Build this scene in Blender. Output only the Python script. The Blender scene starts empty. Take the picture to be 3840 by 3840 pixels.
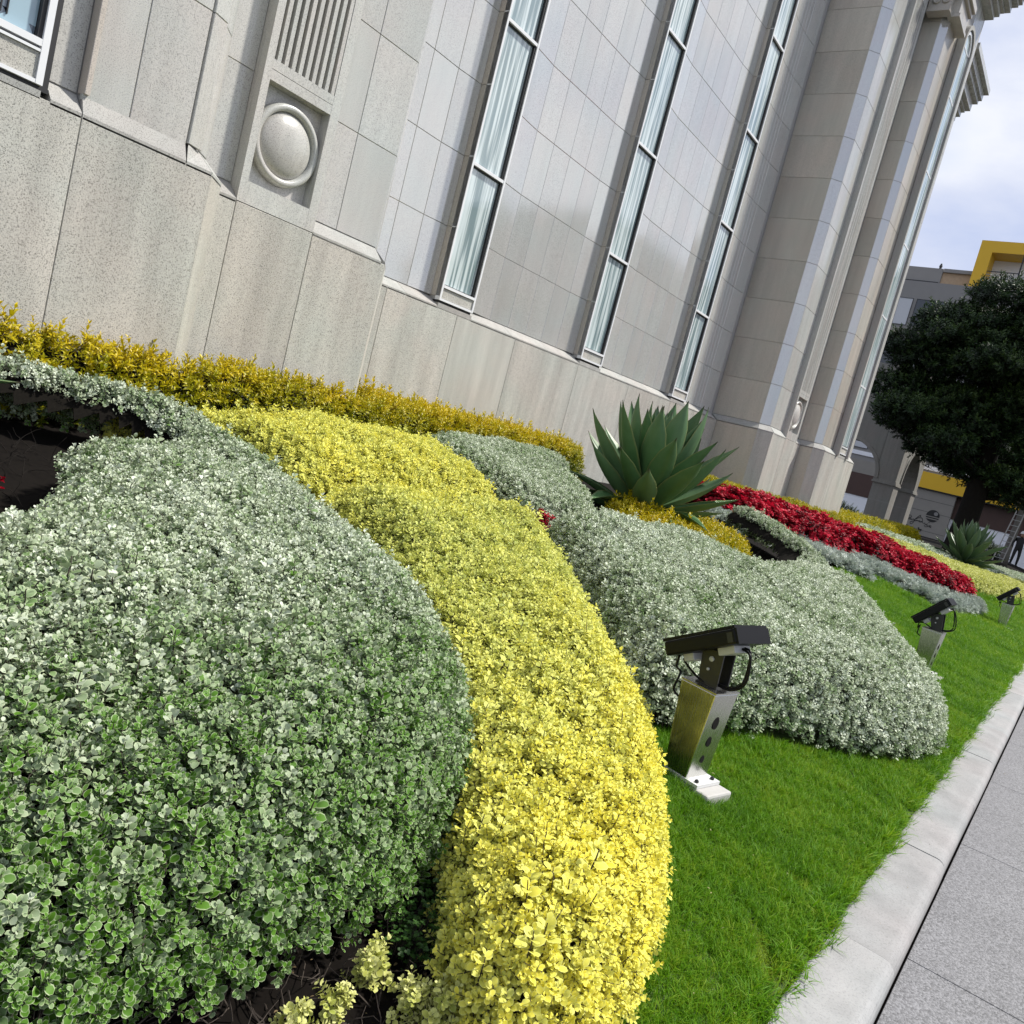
import bpy, math, random
import numpy as np
from mathutils import Vector, Matrix, Euler
R = math.radians
rng = np.random.default_rng(7)
random.seed(7)
S = bpy.context.scene
C = S.collection

# ------------------------------------------------------------------ camera
cam_d = bpy.data.cameras.new('camera'); cam = bpy.data.objects.new('camera', cam_d); C.objects.link(cam)
CAM = Vector((0, 0, 1.5))
HEAD, PITCH, ROLL = R(35.0), R(6.34), R(14.7)
fwd = Vector((math.cos(HEAD)*math.cos(PITCH), math.sin(HEAD)*math.cos(PITCH), -math.sin(PITCH)))
rgt = Vector((math.sin(HEAD), -math.cos(HEAD), 0)); upv = rgt.cross(fwd)
right = rgt*math.cos(ROLL) + upv*math.sin(ROLL)
up = -rgt*math.sin(ROLL) + upv*math.cos(ROLL)
cam.matrix_world = Matrix(((right.x, up.x, -fwd.x, CAM.x), (right.y, up.y, -fwd.y, CAM.y), (right.z, up.z, -fwd.z, CAM.z), (0, 0, 0, 1)))
cam_d.sensor_width = 36; cam_d.sensor_fit = 'HORIZONTAL'; cam_d.lens = 36*3050/3840
cam_d.clip_start = .05; cam_d.clip_end = 2000
S.camera = cam

# ------------------------------------------------------------------ sky, sun, exposure
SUN_AZ, SUN_EL = R(-42), R(52)          # azimuth from +x (along the street), to the street side
world = bpy.data.worlds.new('World'); S.world = world; world.use_nodes = True
nt = world.node_tree; nt.nodes.clear(); N = nt.nodes.new; L = nt.links.new
sky = N('ShaderNodeTexSky'); sky.sky_type = 'NISHITA'; sky.sun_disc = False
sky.sun_elevation = SUN_EL; sky.sun_rotation = R(90) - SUN_AZ
bg1 = N('ShaderNodeBackground'); bg1.inputs[1].default_value = .11
L(sky.outputs[0], bg1.inputs[0])
tc = N('ShaderNodeTexCoord'); mp = N('ShaderNodeMapping'); mp.inputs['Scale'].default_value = (1, 1, 2.4)
L(tc.outputs['Generated'], mp.inputs[0])
n1 = N('ShaderNodeTexNoise'); n1.inputs['Scale'].default_value = 2.6; n1.inputs['Detail'].default_value = 7; n1.inputs['Roughness'].default_value = .52
n2 = N('ShaderNodeTexNoise'); n2.inputs['Scale'].default_value = 1.9; n2.inputs['Detail'].default_value = 5; n2.inputs['Roughness'].default_value = .5
mp2 = N('ShaderNodeMapping'); mp2.inputs['Location'].default_value = (3.3, 1.1, .4); mp2.inputs['Scale'].default_value = (1, 1, 2.0)
L(tc.outputs['Generated'], mp2.inputs[0]); L(mp.outputs[0], n1.inputs[0]); L(mp2.outputs[0], n2.inputs[0])
cr = N('ShaderNodeValToRGB'); e = cr.color_ramp.elements
e[0].position = .36; e[0].color = (.37, .43, .60, 1); e[1].position = .60; e[1].color = (.62, .64, .70, 1)
m_ = e.new(.48) if hasattr(e, 'new') else None
m_.color = (.48, .52, .64, 1)
L(n1.outputs[0], cr.inputs[0])
bg2 = N('ShaderNodeBackground'); bg2.inputs[1].default_value = 1.0; L(cr.outputs[0], bg2.inputs[0])
cov = N('ShaderNodeValToRGB'); e = cov.color_ramp.elements; e[0].position = .30; e[0].color = (.25,)*3+(1,); e[1].position = .46; e[1].color = (1,)*4
L(n2.outputs[0], cov.inputs[0])
mx = N('ShaderNodeMixShader'); L(cov.outputs[0], mx.inputs[0]); L(bg1.outputs[0], mx.inputs[1]); L(bg2.outputs[0], mx.inputs[2])
wo = N('ShaderNodeOutputWorld'); L(mx.outputs[0], wo.inputs[0])
sd = bpy.data.lights.new('sun', 'SUN'); sd.energy = 4.0; sd.angle = R(4); sd.color = (1, .955, .88)
sun = bpy.data.objects.new('sun', sd); C.objects.link(sun)
sdir = Vector((math.cos(SUN_AZ)*math.cos(SUN_EL), math.sin(SUN_AZ)*math.cos(SUN_EL), math.sin(SUN_EL)))
sun.rotation_euler = sdir.to_track_quat('Z', 'Y').to_euler()
S.view_settings.view_transform = 'Standard'; S.view_settings.look = 'None'
S.view_settings.exposure = 0.56; S.view_settings.gamma = 1
S.view_settings.use_curve_mapping = False
S.cycles.max_bounces = 7; S.cycles.diffuse_bounces = 3; S.cycles.glossy_bounces = 3; S.cycles.transmission_bounces = 4
S.cycles.use_denoising = True

# ------------------------------------------------------------------ helpers
class MB:
    def __init__(s): s.v = []; s.f = []; s.m = []; s.cur = 0
    def add(s, vs, fs):
        o = len(s.v); s.v += [tuple(p) for p in vs]; s.f += [tuple(i+o for i in f) for f in fs]; s.m += [s.cur]*len(fs); return s
    def box(s, x0, x1, y0, y1, z0, z1):
        return s.add([(x0,y0,z0),(x1,y0,z0),(x1,y1,z0),(x0,y1,z0),(x0,y0,z1),(x1,y0,z1),(x1,y1,z1),(x0,y1,z1)],
                     [(3,2,1,0),(4,5,6,7),(0,1,5,4),(1,2,6,5),(2,3,7,6),(3,0,4,7)])
    def prism(s, pts, z0, z1):             # ccw xy polygon
        n = len(pts)
        return s.add([(x,y,z0) for x,y in pts]+[(x,y,z1) for x,y in pts],
                     [tuple(range(n))[::-1], tuple(range(n,2*n))]+[(i,(i+1)%n,(i+1)%n+n,i+n) for i in range(n)])
    def loft(s, rings, close=True, cap=True):
        n = len(rings[0]); o = len(s.v); vs = [p for r in rings for p in r]; fs = []
        for k in range(len(rings)-1):
            for i in range(n if close else n-1):
                j = (i+1) % n; fs.append((k*n+i, k*n+j, (k+1)*n+j, (k+1)*n+i))
        if cap and close: fs += [tuple(range(n))[::-1], tuple(range((len(rings)-1)*n, len(rings)*n))]
        return s.add(vs, fs)
    def tube(s, pts, rad, n=8, cap=True):
        pts = [Vector(p) for p in pts]; rad = rad if hasattr(rad, '__len__') else [rad]*len(pts); rings = []
        ref = None
        for i, p in enumerate(pts):
            d = (pts[min(i+1, len(pts)-1)]-pts[max(i-1, 0)]).normalized()
            if ref is None: ref = Vector((0,0,1)) if abs(d.z) < .9 else Vector((1,0,0))
            a = d.cross(ref).normalized(); b = d.cross(a).normalized(); ref = -b.cross(d).cross(b) if False else ref
            rings.append([p+(a*math.cos(t)+b*math.sin(t))*rad[i] for t in [2*math.pi*k/n for k in range(n)]])
        return s.loft(rings, True, cap)
    def lathe(s, prof, n=24, M=Matrix()):
        rings = [[M @ Vector((r*math.cos(2*math.pi*k/n), r*math.sin(2*math.pi*k/n), z)) for k in range(n)] for r, z in prof]
        return s.loft(rings)
    def xf(s, M): s.v = [tuple(M @ Vector(p)) for p in s.v]; return s
    def mesh(s, name, smooth=False, mats=()):
        me = bpy.data.meshes.new(name); me.from_pydata(s.v, [], s.f)
        for m in mats: me.materials.append(m)
        if any(s.m): me.polygons.foreach_set('material_index', s.m)
        if smooth: me.polygons.foreach_set('use_smooth', [True]*len(me.polygons))
        me.validate(); me.update(); return me
    def build(s, name, mat, parent=None, smooth=False, loc=(0,0,0), rz=0):
        mats = mat if isinstance(mat, (list, tuple)) else [mat]
        return link(name, s.mesh(name, smooth, mats), parent, loc, rz)
def link(name, data, parent=None, loc=(0,0,0), rz=0):
    o = bpy.data.objects.new(name, data); C.objects.link(o); o.location = loc; o.rotation_euler = (0,0,rz)
    if parent is not None: o.parent = parent
    return o
def tag(o, label=None, cat=None, group=None, kind=None):
    if label: o['label'] = label
    if cat: o['category'] = cat
    if group: o['group'] = group
    if kind: o['kind'] = kind
    return o
def empty(name, label, cat, loc=(0,0,0), rz=0, group=None):
    o = link(name, None, None, loc, rz); o.empty_display_size = .1; return tag(o, label, cat, group)
def bevel(o, w, seg=2):
    m = o.modifiers.new('bevel', 'BEVEL'); m.width = w; m.segments = seg; m.limit_method = 'ANGLE'; m.angle_limit = R(40); return o

# ------------------------------------------------------------------ materials
def mat(name):
    m = bpy.data.materials.new(name); m.use_nodes = True; t = m.node_tree
    return m, t, t.nodes['Principled BSDF'], t.nodes.new, t.links.new
def plain(name, col, rough=.6, metal=0, spec=.5, noise=.0, scale=8):
    m, t, b, N, L = mat(name)
    b.inputs['Base Color'].default_value = (*col, 1); b.inputs['Roughness'].default_value = rough
    b.inputs['Metallic'].default_value = metal; b.inputs['Specular IOR Level'].default_value = spec
    if noise:
        g = N('ShaderNodeNewGeometry'); n = N('ShaderNodeTexNoise'); n.inputs['Scale'].default_value = scale; n.inputs['Detail'].default_value = 6
        L(g.outputs['Position'], n.inputs[0])
        r = N('ShaderNodeMapRange'); r.inputs[3].default_value = 1-noise; r.inputs[4].default_value = 1+noise; L(n.outputs[0], r.inputs[0])
        v = N('ShaderNodeVectorMath'); v.operation = 'SCALE'; v.inputs[0].default_value = col; L(r.outputs[0], v.inputs['Scale'])
        L(v.outputs[0], b.inputs['Base Color'])
    return m
def stone(name, col, rough, spec=.5, grain=.36, gscale=160, stain=.13, var=.06, bump=.0, ior=1.5):
    m, t, b, N, L = mat(name)
    g = N('ShaderNodeNewGeometry'); oi = N('ShaderNodeObjectInfo')
    add = N('ShaderNodeVectorMath'); add.operation = 'ADD'
    sc = N('ShaderNodeVectorMath'); sc.operation = 'SCALE'; sc.inputs[0].default_value = (7.3, 3.1, 5.7); L(oi.outputs['Random'], sc.inputs['Scale'])
    L(g.outputs['Position'], add.inputs[0]); L(sc.outputs[0], add.inputs[1])
    n = N('ShaderNodeTexNoise'); n.inputs['Scale'].default_value = gscale; n.inputs['Detail'].default_value = 3.5; n.inputs['Roughness'].default_value = .7; L(add.outputs[0], n.inputs[0])
    r1 = N('ShaderNodeValToRGB'); e = r1.color_ramp.elements; e[0].position = .36; e[0].color = (1-grain*1.5,)*3+(1,); e[1].position = .62; e[1].color = (1+grain*.35,)*3+(1,)
    q = e.new(.46); q.color = (1.0, 1.0, 1.0, 1)
    L(n.outputs[0], r1.inputs[0])
    mp = N('ShaderNodeMapping'); mp.inputs['Scale'].default_value = (5.5, 5.5, .55); L(add.outputs[0], mp.inputs[0])
    ns = N('ShaderNodeTexNoise'); ns.inputs['Scale'].default_value = 1.1; ns.inputs['Detail'].default_value = 6; ns.inputs['Roughness'].default_value = .6; L(mp.outputs[0], ns.inputs[0])
    r2 = N('ShaderNodeMapRange'); r2.inputs[1].default_value = .3; r2.inputs[2].default_value = .7; r2.inputs[3].default_value = 1-stain; r2.inputs[4].default_value = 1+stain*.6; L(ns.outputs[0], r2.inputs[0])
    rv = N('ShaderNodeMapRange'); rv.inputs[3].default_value = 1-var; rv.inputs[4].default_value = 1+var; L(oi.outputs['Random'], rv.inputs[0])
    # slight hue drift, pinkish to greenish, per slab and in large clouds
    nh = N('ShaderNodeTexNoise'); nh.inputs['Scale'].default_value = 1.6; nh.inputs['Detail'].default_value = 3; L(add.outputs[0], nh.inputs[0])
    rh = N('ShaderNodeValToRGB'); e = rh.color_ramp.elements; e[0].position = .33; e[0].color = (1.03, .99, .962, 1); e[1].position = .66; e[1].color = (.975, 1.005, .985, 1); L(nh.outputs[0], rh.inputs[0])
    def mul(a, bb):
        x = N('ShaderNodeVectorMath'); x.operation = 'MULTIPLY'; L(a, x.inputs[0]); L(bb, x.inputs[1]); return x.outputs[0]
    x = N('ShaderNodeVectorMath'); x.operation = 'SCALE'; x.inputs[0].default_value = col; L(r2.outputs[0], x.inputs['Scale'])
    y = N('ShaderNodeVectorMath'); y.operation = 'SCALE'; L(x.outputs[0], y.inputs[0]); L(rv.outputs[0], y.inputs['Scale'])
    L(mul(mul(y.outputs[0], r1.outputs[0]), rh.outputs[0]), b.inputs['Base Color'])
    rr = N('ShaderNodeMapRange'); rr.inputs[3].default_value = rough*.75; rr.inputs[4].default_value = min(1, rough*1.35); L(ns.outputs[0], rr.inputs[0]); L(rr.outputs[0], b.inputs['Roughness'])
    b.inputs['Specular IOR Level'].default_value = spec; b.inputs['IOR'].default_value = ior
    if bump:
        bp = N('ShaderNodeBump'); bp.inputs['Strength'].default_value = bump; bp.inputs['Distance'].default_value = .004; L(n.outputs[0], bp.inputs['Height']); L(bp.outputs[0], b.inputs['Normal'])
    return m
M_POL = stone('polished_granite', (.455, .457, .447), .09, .5, stain=.07, ior=3.1)
M_POL2 = stone('semi_polished_granite', (.43, .43, .412), .16, .5, stain=.10, ior=1.8)
M_FLAT = stone('honed_granite', (.455, .45, .428), .26, .5, ior=1.6)
M_PLINTH = stone('flamed_granite', (.425, .416, .385), .55, .35, grain=.50, gscale=165, stain=.19, bump=.3, var=.07)
M_SILL = stone('sill_granite', (.36, .357, .345), .72, .15, stain=.14)
M_BEIGE = stone('warm_granite', (.43, .398, .352), .30, .5, stain=.12, var=.08, ior=1.7)
M_JOINT = plain('joint_sealant', (.36, .355, .345), .8)
M_DARK = plain('recess_shade', (.012, .0115, .011), .9, spec=.1)  # near-black that carries the shade of slots and holes
M_ALU = plain('white_aluminium', (.72, .73, .74), .28, .0, .5)
M_SHADE_CAME = plain('black_shade_came', (.012, .012, .013), .5)  # black for painted shade in the window reveals, and for the lead cames
M_KERB = stone('kerb_concrete', (.30, .30, .305), .75, .25, grain=.12, gscale=120, stain=.17, var=.06, bump=.15)
M_SOIL = plain('garden_soil', (.0050, .0037, .0028), 1.0, spec=.15, noise=.7, scale=55)  # darker than real soil: shade under the overhanging shrubs is in the colour
M_STEEL = None
def steel():
    m, t, b, N, L = mat('brushed_steel')
    tcn = N('ShaderNodeTexCoord'); mp = N('ShaderNodeMapping'); mp.inputs['Scale'].default_value = (260, 260, 3); L(tcn.outputs['Object'], mp.inputs[0])
    n = N('ShaderNodeTexNoise'); n.inputs['Scale'].default_value = 1; n.inputs['Detail'].default_value = 3; L(mp.outputs[0], n.inputs[0])
    r = N('ShaderNodeMapRange'); r.inputs[3].default_value = .16; r.inputs[4].default_value = .36; L(n.outputs[0], r.inputs[0]); L(r.outputs[0], b.inputs['Roughness'])
    b.inputs['Base Color'].default_value = (.50, .50, .48, 1); b.inputs['Metallic'].default_value = 1
    bp = N('ShaderNodeBump'); bp.inputs['Strength'].default_value = .06; bp.inputs['Distance'].default_value = .001; L(n.outputs[0], bp.inputs['Height']); L(bp.outputs[0], b.inputs['Normal'])
    return m
M_STEEL = steel()
M_BLACK = plain('black_coat', (.006, .006, .007), .38, 0, .16)
M_BLACKM = plain('black_bracket', (.014, .014, .015), .45)
M_GREYBOX = plain('grey_driver_box', (.42, .42, .40), .5)
M_LOUVRE = plain('pale_louvre', (.55, .54, .49), .4)
M_WHITE = plain('white_paint', (.62, .62, .61), .6, noise=.05, scale=6)
M_CONC = plain('footing_concrete', (.42, .41, .39), .85, noise=.12, scale=40)
def glass_stripe():
    m, t, b, N, L = mat('art_glass')
    g = N('ShaderNodeNewGeometry'); mp = N('ShaderNodeMapping'); mp.inputs['Scale'].default_value = (1, 1, .035); L(g.outputs['Position'], mp.inputs[0])
    n = N('ShaderNodeTexNoise'); n.inputs['Scale'].default_value = 23; n.inputs['Detail'].default_value = 2; L(mp.outputs[0], n.inputs[0])
    r = N('ShaderNodeValToRGB'); e = r.color_ramp.elements; e[0].position = .42; e[0].color = (.20, .27, .28, 1); e[1].position = .58; e[1].color = (.60, .68, .68, 1)
    L(n.outputs[0], r.inputs[0]); L(r.outputs[0], b.inputs['Base Color'])
    b.inputs['Roughness'].default_value = .04; b.inputs['IOR'].default_value = 2.4; b.inputs['Specular IOR Level'].default_value = .5
    n2 = N('ShaderNodeTexNoise'); n2.inputs['Scale'].default_value = 2.2; L(g.outputs['Position'], n2.inputs[0])
    bp = N('ShaderNodeBump'); bp.inputs['Strength'].default_value = .02; bp.inputs['Distance'].default_value = .05; L(n2.outputs[0], bp.inputs['Height']); L(bp.outputs[0], b.inputs['Normal'])
    return m
M_GLASS = glass_stripe()
def pane_glass(name, col, ior=1.7): 
    m = plain(name, col, .04, 0, .7); m.node_tree.nodes['Principled BSDF'].inputs['IOR'].default_value = ior; return m
M_GBLUE = pane_glass('pale_blue_glass', (.30, .42, .48)); M_GMINT = pane_glass('mint_glass', (.52, .66, .62)); M_GDARK = pane_glass('slate_glass', (.10, .13, .16)); M_WINDOW = pane_glass('window_glass', (.03, .04, .05), 1.5)
def leafmat(name, dark, mid, pale, rim, rimw=.75, rough=.55, trans=.22, spec=.35, rvar=.22):
    """mid colour drifts to dark / pale with the bed's own patchiness; rim = pale hairy leaf edge"""
    m, t, b, N, L = mat(name)
    at = N('ShaderNodeAttribute'); at.attribute_type = 'INSTANCER'; at.attribute_name = 'tint'
    oi = N('ShaderNodeObjectInfo'); rd = N('ShaderNodeMapRange'); rd.inputs[3].default_value = -rvar; rd.inputs[4].default_value = rvar; L(oi.outputs['Random'], rd.inputs[0])
    lv = N('ShaderNodeAttribute'); lv.attribute_name = 'leafvar'
    a1 = N('ShaderNodeMath'); a1.operation = 'ADD'; L(at.outputs['Fac'], a1.inputs[0]); L(rd.outputs[0], a1.inputs[1])
    a2 = N('ShaderNodeMath'); a2.operation = 'ADD'; L(a1.outputs[0], a2.inputs[0]); L(lv.outputs['Fac'], a2.inputs[1])
    ot = N('ShaderNodeAttribute'); ot.attribute_type = 'OBJECT'; ot.attribute_name = 'leaf_age'
    a4 = N('ShaderNodeMath'); a4.operation = 'ADD'; L(a2.outputs[0], a4.inputs[0]); L(ot.outputs['Fac'], a4.inputs[1])
    a3 = N('ShaderNodeMath'); a3.operation = 'ADD'; a3.inputs[1].default_value = .5; L(a4.outputs[0], a3.inputs[0])
    r = N('ShaderNodeValToRGB'); e = r.color_ramp.elements; e[0].position = 0; e[0].color = (*dark, 1); e[1].position = 1; e[1].color = (*pale, 1); q = e.new(.5); q.color = (*mid, 1)
    L(a3.outputs[0], r.inputs[0])
    rm = N('ShaderNodeAttribute'); rm.attribute_name = 'rim'
    rr = N('ShaderNodeMapRange'); rr.inputs[1].default_value = rimw; rr.inputs[2].default_value = 1; rr.inputs[3].default_value = 0; rr.inputs[4].default_value = .8; L(rm.outputs['Fac'], rr.inputs[0])
    mx = N('ShaderNodeMix'); mx.data_type = 'RGBA'; L(rr.outputs[0], mx.inputs[0]); L(r.outputs[0], mx.inputs[6]); mx.inputs[7].default_value = (*rim, 1)
    L(mx.outputs[2], b.inputs['Base Color']); b.inputs['Roughness'].default_value = rough; b.inputs['Specular IOR Level'].default_value = spec
    tr = N('ShaderNodeBsdfTranslucent'); L(mx.outputs[2], tr.inputs[0]); ms = N('ShaderNodeMixShader'); ms.inputs[0].default_value = trans
    L(b.outputs[0], ms.inputs[1]); L(tr.outputs[0], ms.inputs[2]); L(ms.outputs[0], t.nodes['Material Output'].inputs[0])
    return m
LM_SILVER = leafmat('silver_leaf', (.080, .195, .012), (.33, .395, .255), (.68, .73, .61), (.58, .64, .42), .70, .6, .15, rvar=.34)
LM_YEL = leafmat('lime_yellow_leaf', (.40, .46, .11), (.70, .70, .15), (.88, .79, .085), (.84, .85, .34), .72, .6, .25)
LM_LIME = leafmat('lime_green_leaf', (.26, .33, .05), (.50, .52, .11), (.70, .70, .30), (.66, .68, .30), .72, .6, .25)
LM_GOLD = leafmat('golden_hedge_leaf', (.075, .12, .005), (.36, .34, .006), (.60, .46, .008), (.45, .4, .015), .9, .42, .28, .4)
LM_RED = leafmat('red_begonia', (.016, .004, .004), (.30, .004, .016), (.62, .014, .05), (.30, .01, .03), .9, .55, .22, .25, .40)
LM_DUSTY = leafmat('dusty_silver_leaf', (.17, .22, .17), (.40, .45, .39), (.60, .64, .57), (.55, .6, .53), .8, .7, .1)
LM_GRASS = leafmat('grass_blade', (.050, .145, .003), (.112, .275, .004), (.26, .37, .02), (.13, .28, .01), .95, .55, .35, .2)
LM_CLOVER = leafmat('clover_leaf', (.015, .05, .006), (.030, .085, .010), (.05, .12, .02), (.04, .1, .02), .8, .5, .25)
LM_TREE = leafmat('dark_tree_leaf', (.006, .014, .005), (.016, .040, .009), (.060, .105, .022), (.03, .06, .02), .95, .5, .12, .3)
M_TWIG = plain('dry_twig', (.045, .034, .026), .9, noise=.4, scale=60)
M_CORE = plain('core_shade', (.0065, .0055, .004), 1.0, spec=.15, noise=.6, scale=70)  # near-black so the shade between the leaves is in the colour
M_BARK = plain('dark_bark', (.012, .010, .008), .95, spec=.2, noise=.45, scale=14)
M_BARK2 = plain('grey_bark', (.16, .145, .125), .9, noise=.3, scale=14)

# ------------------------------------------------------------------ terrain
def gz(y):
    y = np.asarray(y, float); z = .19*(y-.4)
    z = np.where(y > 4.7, .817+.063*(1-np.exp(-(y-4.7)/.33)), z)
    return np.where(y < .4, 0, z)
def gzf(y): return float(gz(y))
me = MB(); me.add([(-400,-400,-.27),(700,-400,-.27),(700,400,-.27),(-400,400,-.27)], [(0,1,2,3)])
def asphalt():
    m, t, b, N, L = mat('asphalt')
    g = N('ShaderNodeNewGeometry'); n = N('ShaderNodeTexNoise'); n.inputs['Scale'].default_value = 40; n.inputs['Detail'].default_value = 5; L(g.outputs['Position'], n.inputs[0])
    r = N('ShaderNodeValToRGB'); e = r.color_ramp.elements; e[0].position = .3; e[0].color = (.035, .035, .036, 1); e[1].position = .7; e[1].color = (.07, .07, .068, 1)
    L(n.outputs[0], r.inputs[0]); L(r.outputs[0], b.inputs['Base Color']); b.inputs['Roughness'].default_value = .85; return m
tag(me.build('road', asphalt()), kind='structure')
ys = np.concatenate([np.linspace(.386, 5.6, 40), [7, 12, 40]]); xs = np.linspace(-6, 60, 67)
mb = MB(); nx = len(xs)
mb.v = [(x, y, gzf(y)-.004) for y in ys for x in xs]
mb.f = [(j*nx+i, j*nx+i+1, (j+1)*nx+i+1, (j+1)*nx+i) for j in range(len(ys)-1) for i in range(nx-1)]; mb.m = [0]*len(mb.f)
tag(mb.build('garden_ground', M_SOIL, smooth=True), kind='structure')

# kerb: rounded stones end to end
kerb = tag(link('kerb', None), kind='structure')
def kerb_mesh(l):
    pr = [(.155, -.16), (.150, -.07)]
    for a in np.linspace(0, 90, 6): pr.append((.195-.045*math.cos(R(a)), -.045+.045*math.sin(R(a))))
    pr += [(.372, .004), (.380, 0), (.385, -.006), (.385, -.16)]
    b = MB(); b.loft([[(x, y, z) for y, z in pr] for x in (.002, l-.002)])
    return b.mesh('kerb_stone', False, [M_KERB])
km = kerb_mesh(1.22)
for i in range(-3, 42):
    o = link('kerb_stone', km, kerb, (i*1.22+.75, random.uniform(-.003, .003), random.uniform(-.002, .002)))
# pavement of washed pebble slabs
def aggregate():
    m, t, b, N, L = mat('washed_aggregate')
    g = N('ShaderNodeNewGeometry'); v = N('ShaderNodeTexVoronoi'); v.inputs['Scale'].default_value = 140; L(g.outputs['Position'], v.inputs[0])
    n = N('ShaderNodeTexNoise'); n.inputs['Scale'].default_value = 2.2; n.inputs['Detail'].default_value = 5; L(g.outputs['Position'], n.inputs[0])
    rc = N('ShaderNodeValToRGB'); e = rc.color_ramp.elements; e[0].position = 0; e[0].color = (.10, .10, .104, 1); e[1].position = 1; e[1].color = (.235, .235, .245, 1)
    sp = N('ShaderNodeSeparateColor'); L(v.outputs['Color'], sp.inputs[0]); L(sp.outputs[0], rc.inputs[0])
    r = N('ShaderNodeMapRange'); r.inputs[3].default_value = .82; r.inputs[4].default_value = 1.16; L(n.outputs[0], r.inputs[0])
    x = N('ShaderNodeVectorMath'); x.operation = 'SCALE'; L(rc.outputs[0], x.inputs[0]); L(r.outputs[0], x.inputs['Scale']); L(x.outputs[0], b.inputs['Base Color'])
    bp = N('ShaderNodeBump'); bp.invert = True; bp.inputs['Strength'].default_value = .55; bp.inputs['Distance'].default_value = .004; L(v.outputs['Distance'], bp.inputs['Height']); L(bp.outputs[0], b.inputs['Normal'])
    b.inputs['Roughness'].default_value = .75; return m
M_AGG = aggregate()
pave = tag(link('pavement', None), kind='structure')
sl = MB(); sl.add([(0,-1.7,0),(1.6,-1.7,0),(1.6,0,0),(0,0,0)] , [])
sl = MB(); w, d, g_ = 1.60, 1.70, .0015
sl.v = [(g_+.002,-d+g_+.002,0),(w-g_-.002,-d+g_+.002,0),(w-g_-.002,-g_-.002,0),(g_+.002,-g_-.002,0),(g_,-d+g_,-.006),(w-g_,-d+g_,-.006),(w-g_,-g_,-.006),(g_,-g_,-.006),(g_,-d+g_,-.08),(w-g_,-d+g_,-.08),(w-g_,-g_,-.08),(g_,-g_,-.08)]
sl.f = [(0,1,2,3)]+[(i+4,(i+1)%4+4,(i+1)%4,i) for i in range(4)]+[(i+8,(i+1)%4+8,(i+1)%4+4,i+4) for i in range(4)]; sl.m = [0]*9
slm = sl.mesh('paving_slab', False, [M_AGG])
for i in range(-3, 26):
    for j in range(2):
        link('paving_slab', slm, pave, (i*1.6+.3, .143-j*1.70, -.10))
mb = MB().box(-6, 60, -3.3, .150, -.268, -.125); o = mb.build('slab_bedding', plain('bedding_grit', (.012,.010,.008), 1.0, spec=.1, noise=.4, scale=50), pave)
fk = tag(link('street_kerb', None), kind='structure')
fm = MB().box(.002, 1.998, -3.46, -3.28, -.268, -.095).mesh('kerb_stone', False, [M_KERB])
for i in range(-3, 30): link('kerb_stone', fm, fk, (i*2., 0, 0))

# ------------------------------------------------------------------ leaf sprigs
def leaf_geo(L, W, cup=.25, fold=.18, prof=(0, .72, 1, .78, .0), ts=(0, .25, .52, .8, 1)):
    """two-sided blade along +y from origin, normal +z; returns verts, faces, rim"""
    v = []; rim = []; f = []; rows = []
    for t, p in zip(ts, prof):
        y = t*L; z = -cup*L*(t-.35)**2 + cup*L*.12
        if p < .02: v.append((0, y, z)); rim.append(.9); rows.append([len(v)-1])
        else:
            w = W/2*p
            v += [(-w, y, z+fold*w), (0, y, z), (w, y, z+fold*w)]; rim += [1, 0, 1]; rows.append([len(v)-3, len(v)-2, len(v)-1])
    for a, b in zip(rows, rows[1:]):
        if len(a) == 3 and len(b) == 3: f += [(a[0], a[1], b[1], b[0]), (a[1], a[2], b[2], b[1])]
        elif len(a) == 1: f += [(a[0], b[1], b[0]), (a[0], b[2], b[1])]
        else: f += [(a[0], a[1], b[0]), (a[1], a[2], b[0])]
    return v, f, rim
class Sprig:
    def __init__(s): s.v = []; s.f = []; s.rim = []; s.lv = []; s.mi = []
    def leaf(s, geo, M, var=0, mi=0):
        v, f, rim = geo; o = len(s.v)
        s.v += [tuple(M @ Vector(p)) for p in v]; s.f += [tuple(i+o for i in q) for q in f]; s.rim += rim; s.lv += [var]*len(v); s.mi += [mi]*len(f)
    def stem(s, pts, r, mi=1):
        b = MB().tube(pts, r, 3, False); o = len(s.v)
        s.v += b.v; s.f += [tuple(i+o for i in q) for q in b.f]; s.rim += [0]*len(b.v); s.lv += [0]*len(b.v); s.mi += [mi]*len(b.f)
    def mesh(s, name, mats):
        me = bpy.data.meshes.new(name); me.from_pydata(s.v, [], s.f)
        for m in mats: me.materials.append(m)
        me.polygons.foreach_set('material_index', s.mi); me.polygons.foreach_set('use_smooth', [True]*len(s.f))
        a = me.attributes.new('rim', 'FLOAT', 'POINT'); a.data.foreach_set('value', s.rim)
        a = me.attributes.new('leafvar', 'FLOAT', 'POINT'); a.data.foreach_set('value', s.lv)
        me.update(); return me
def rotm(az, tilt, roll=0): return Matrix.Rotation(az, 4, 'Z') @ Matrix.Rotation(tilt, 4, 'X') @ Matrix.Rotation(roll, 4, 'Y')
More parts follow.
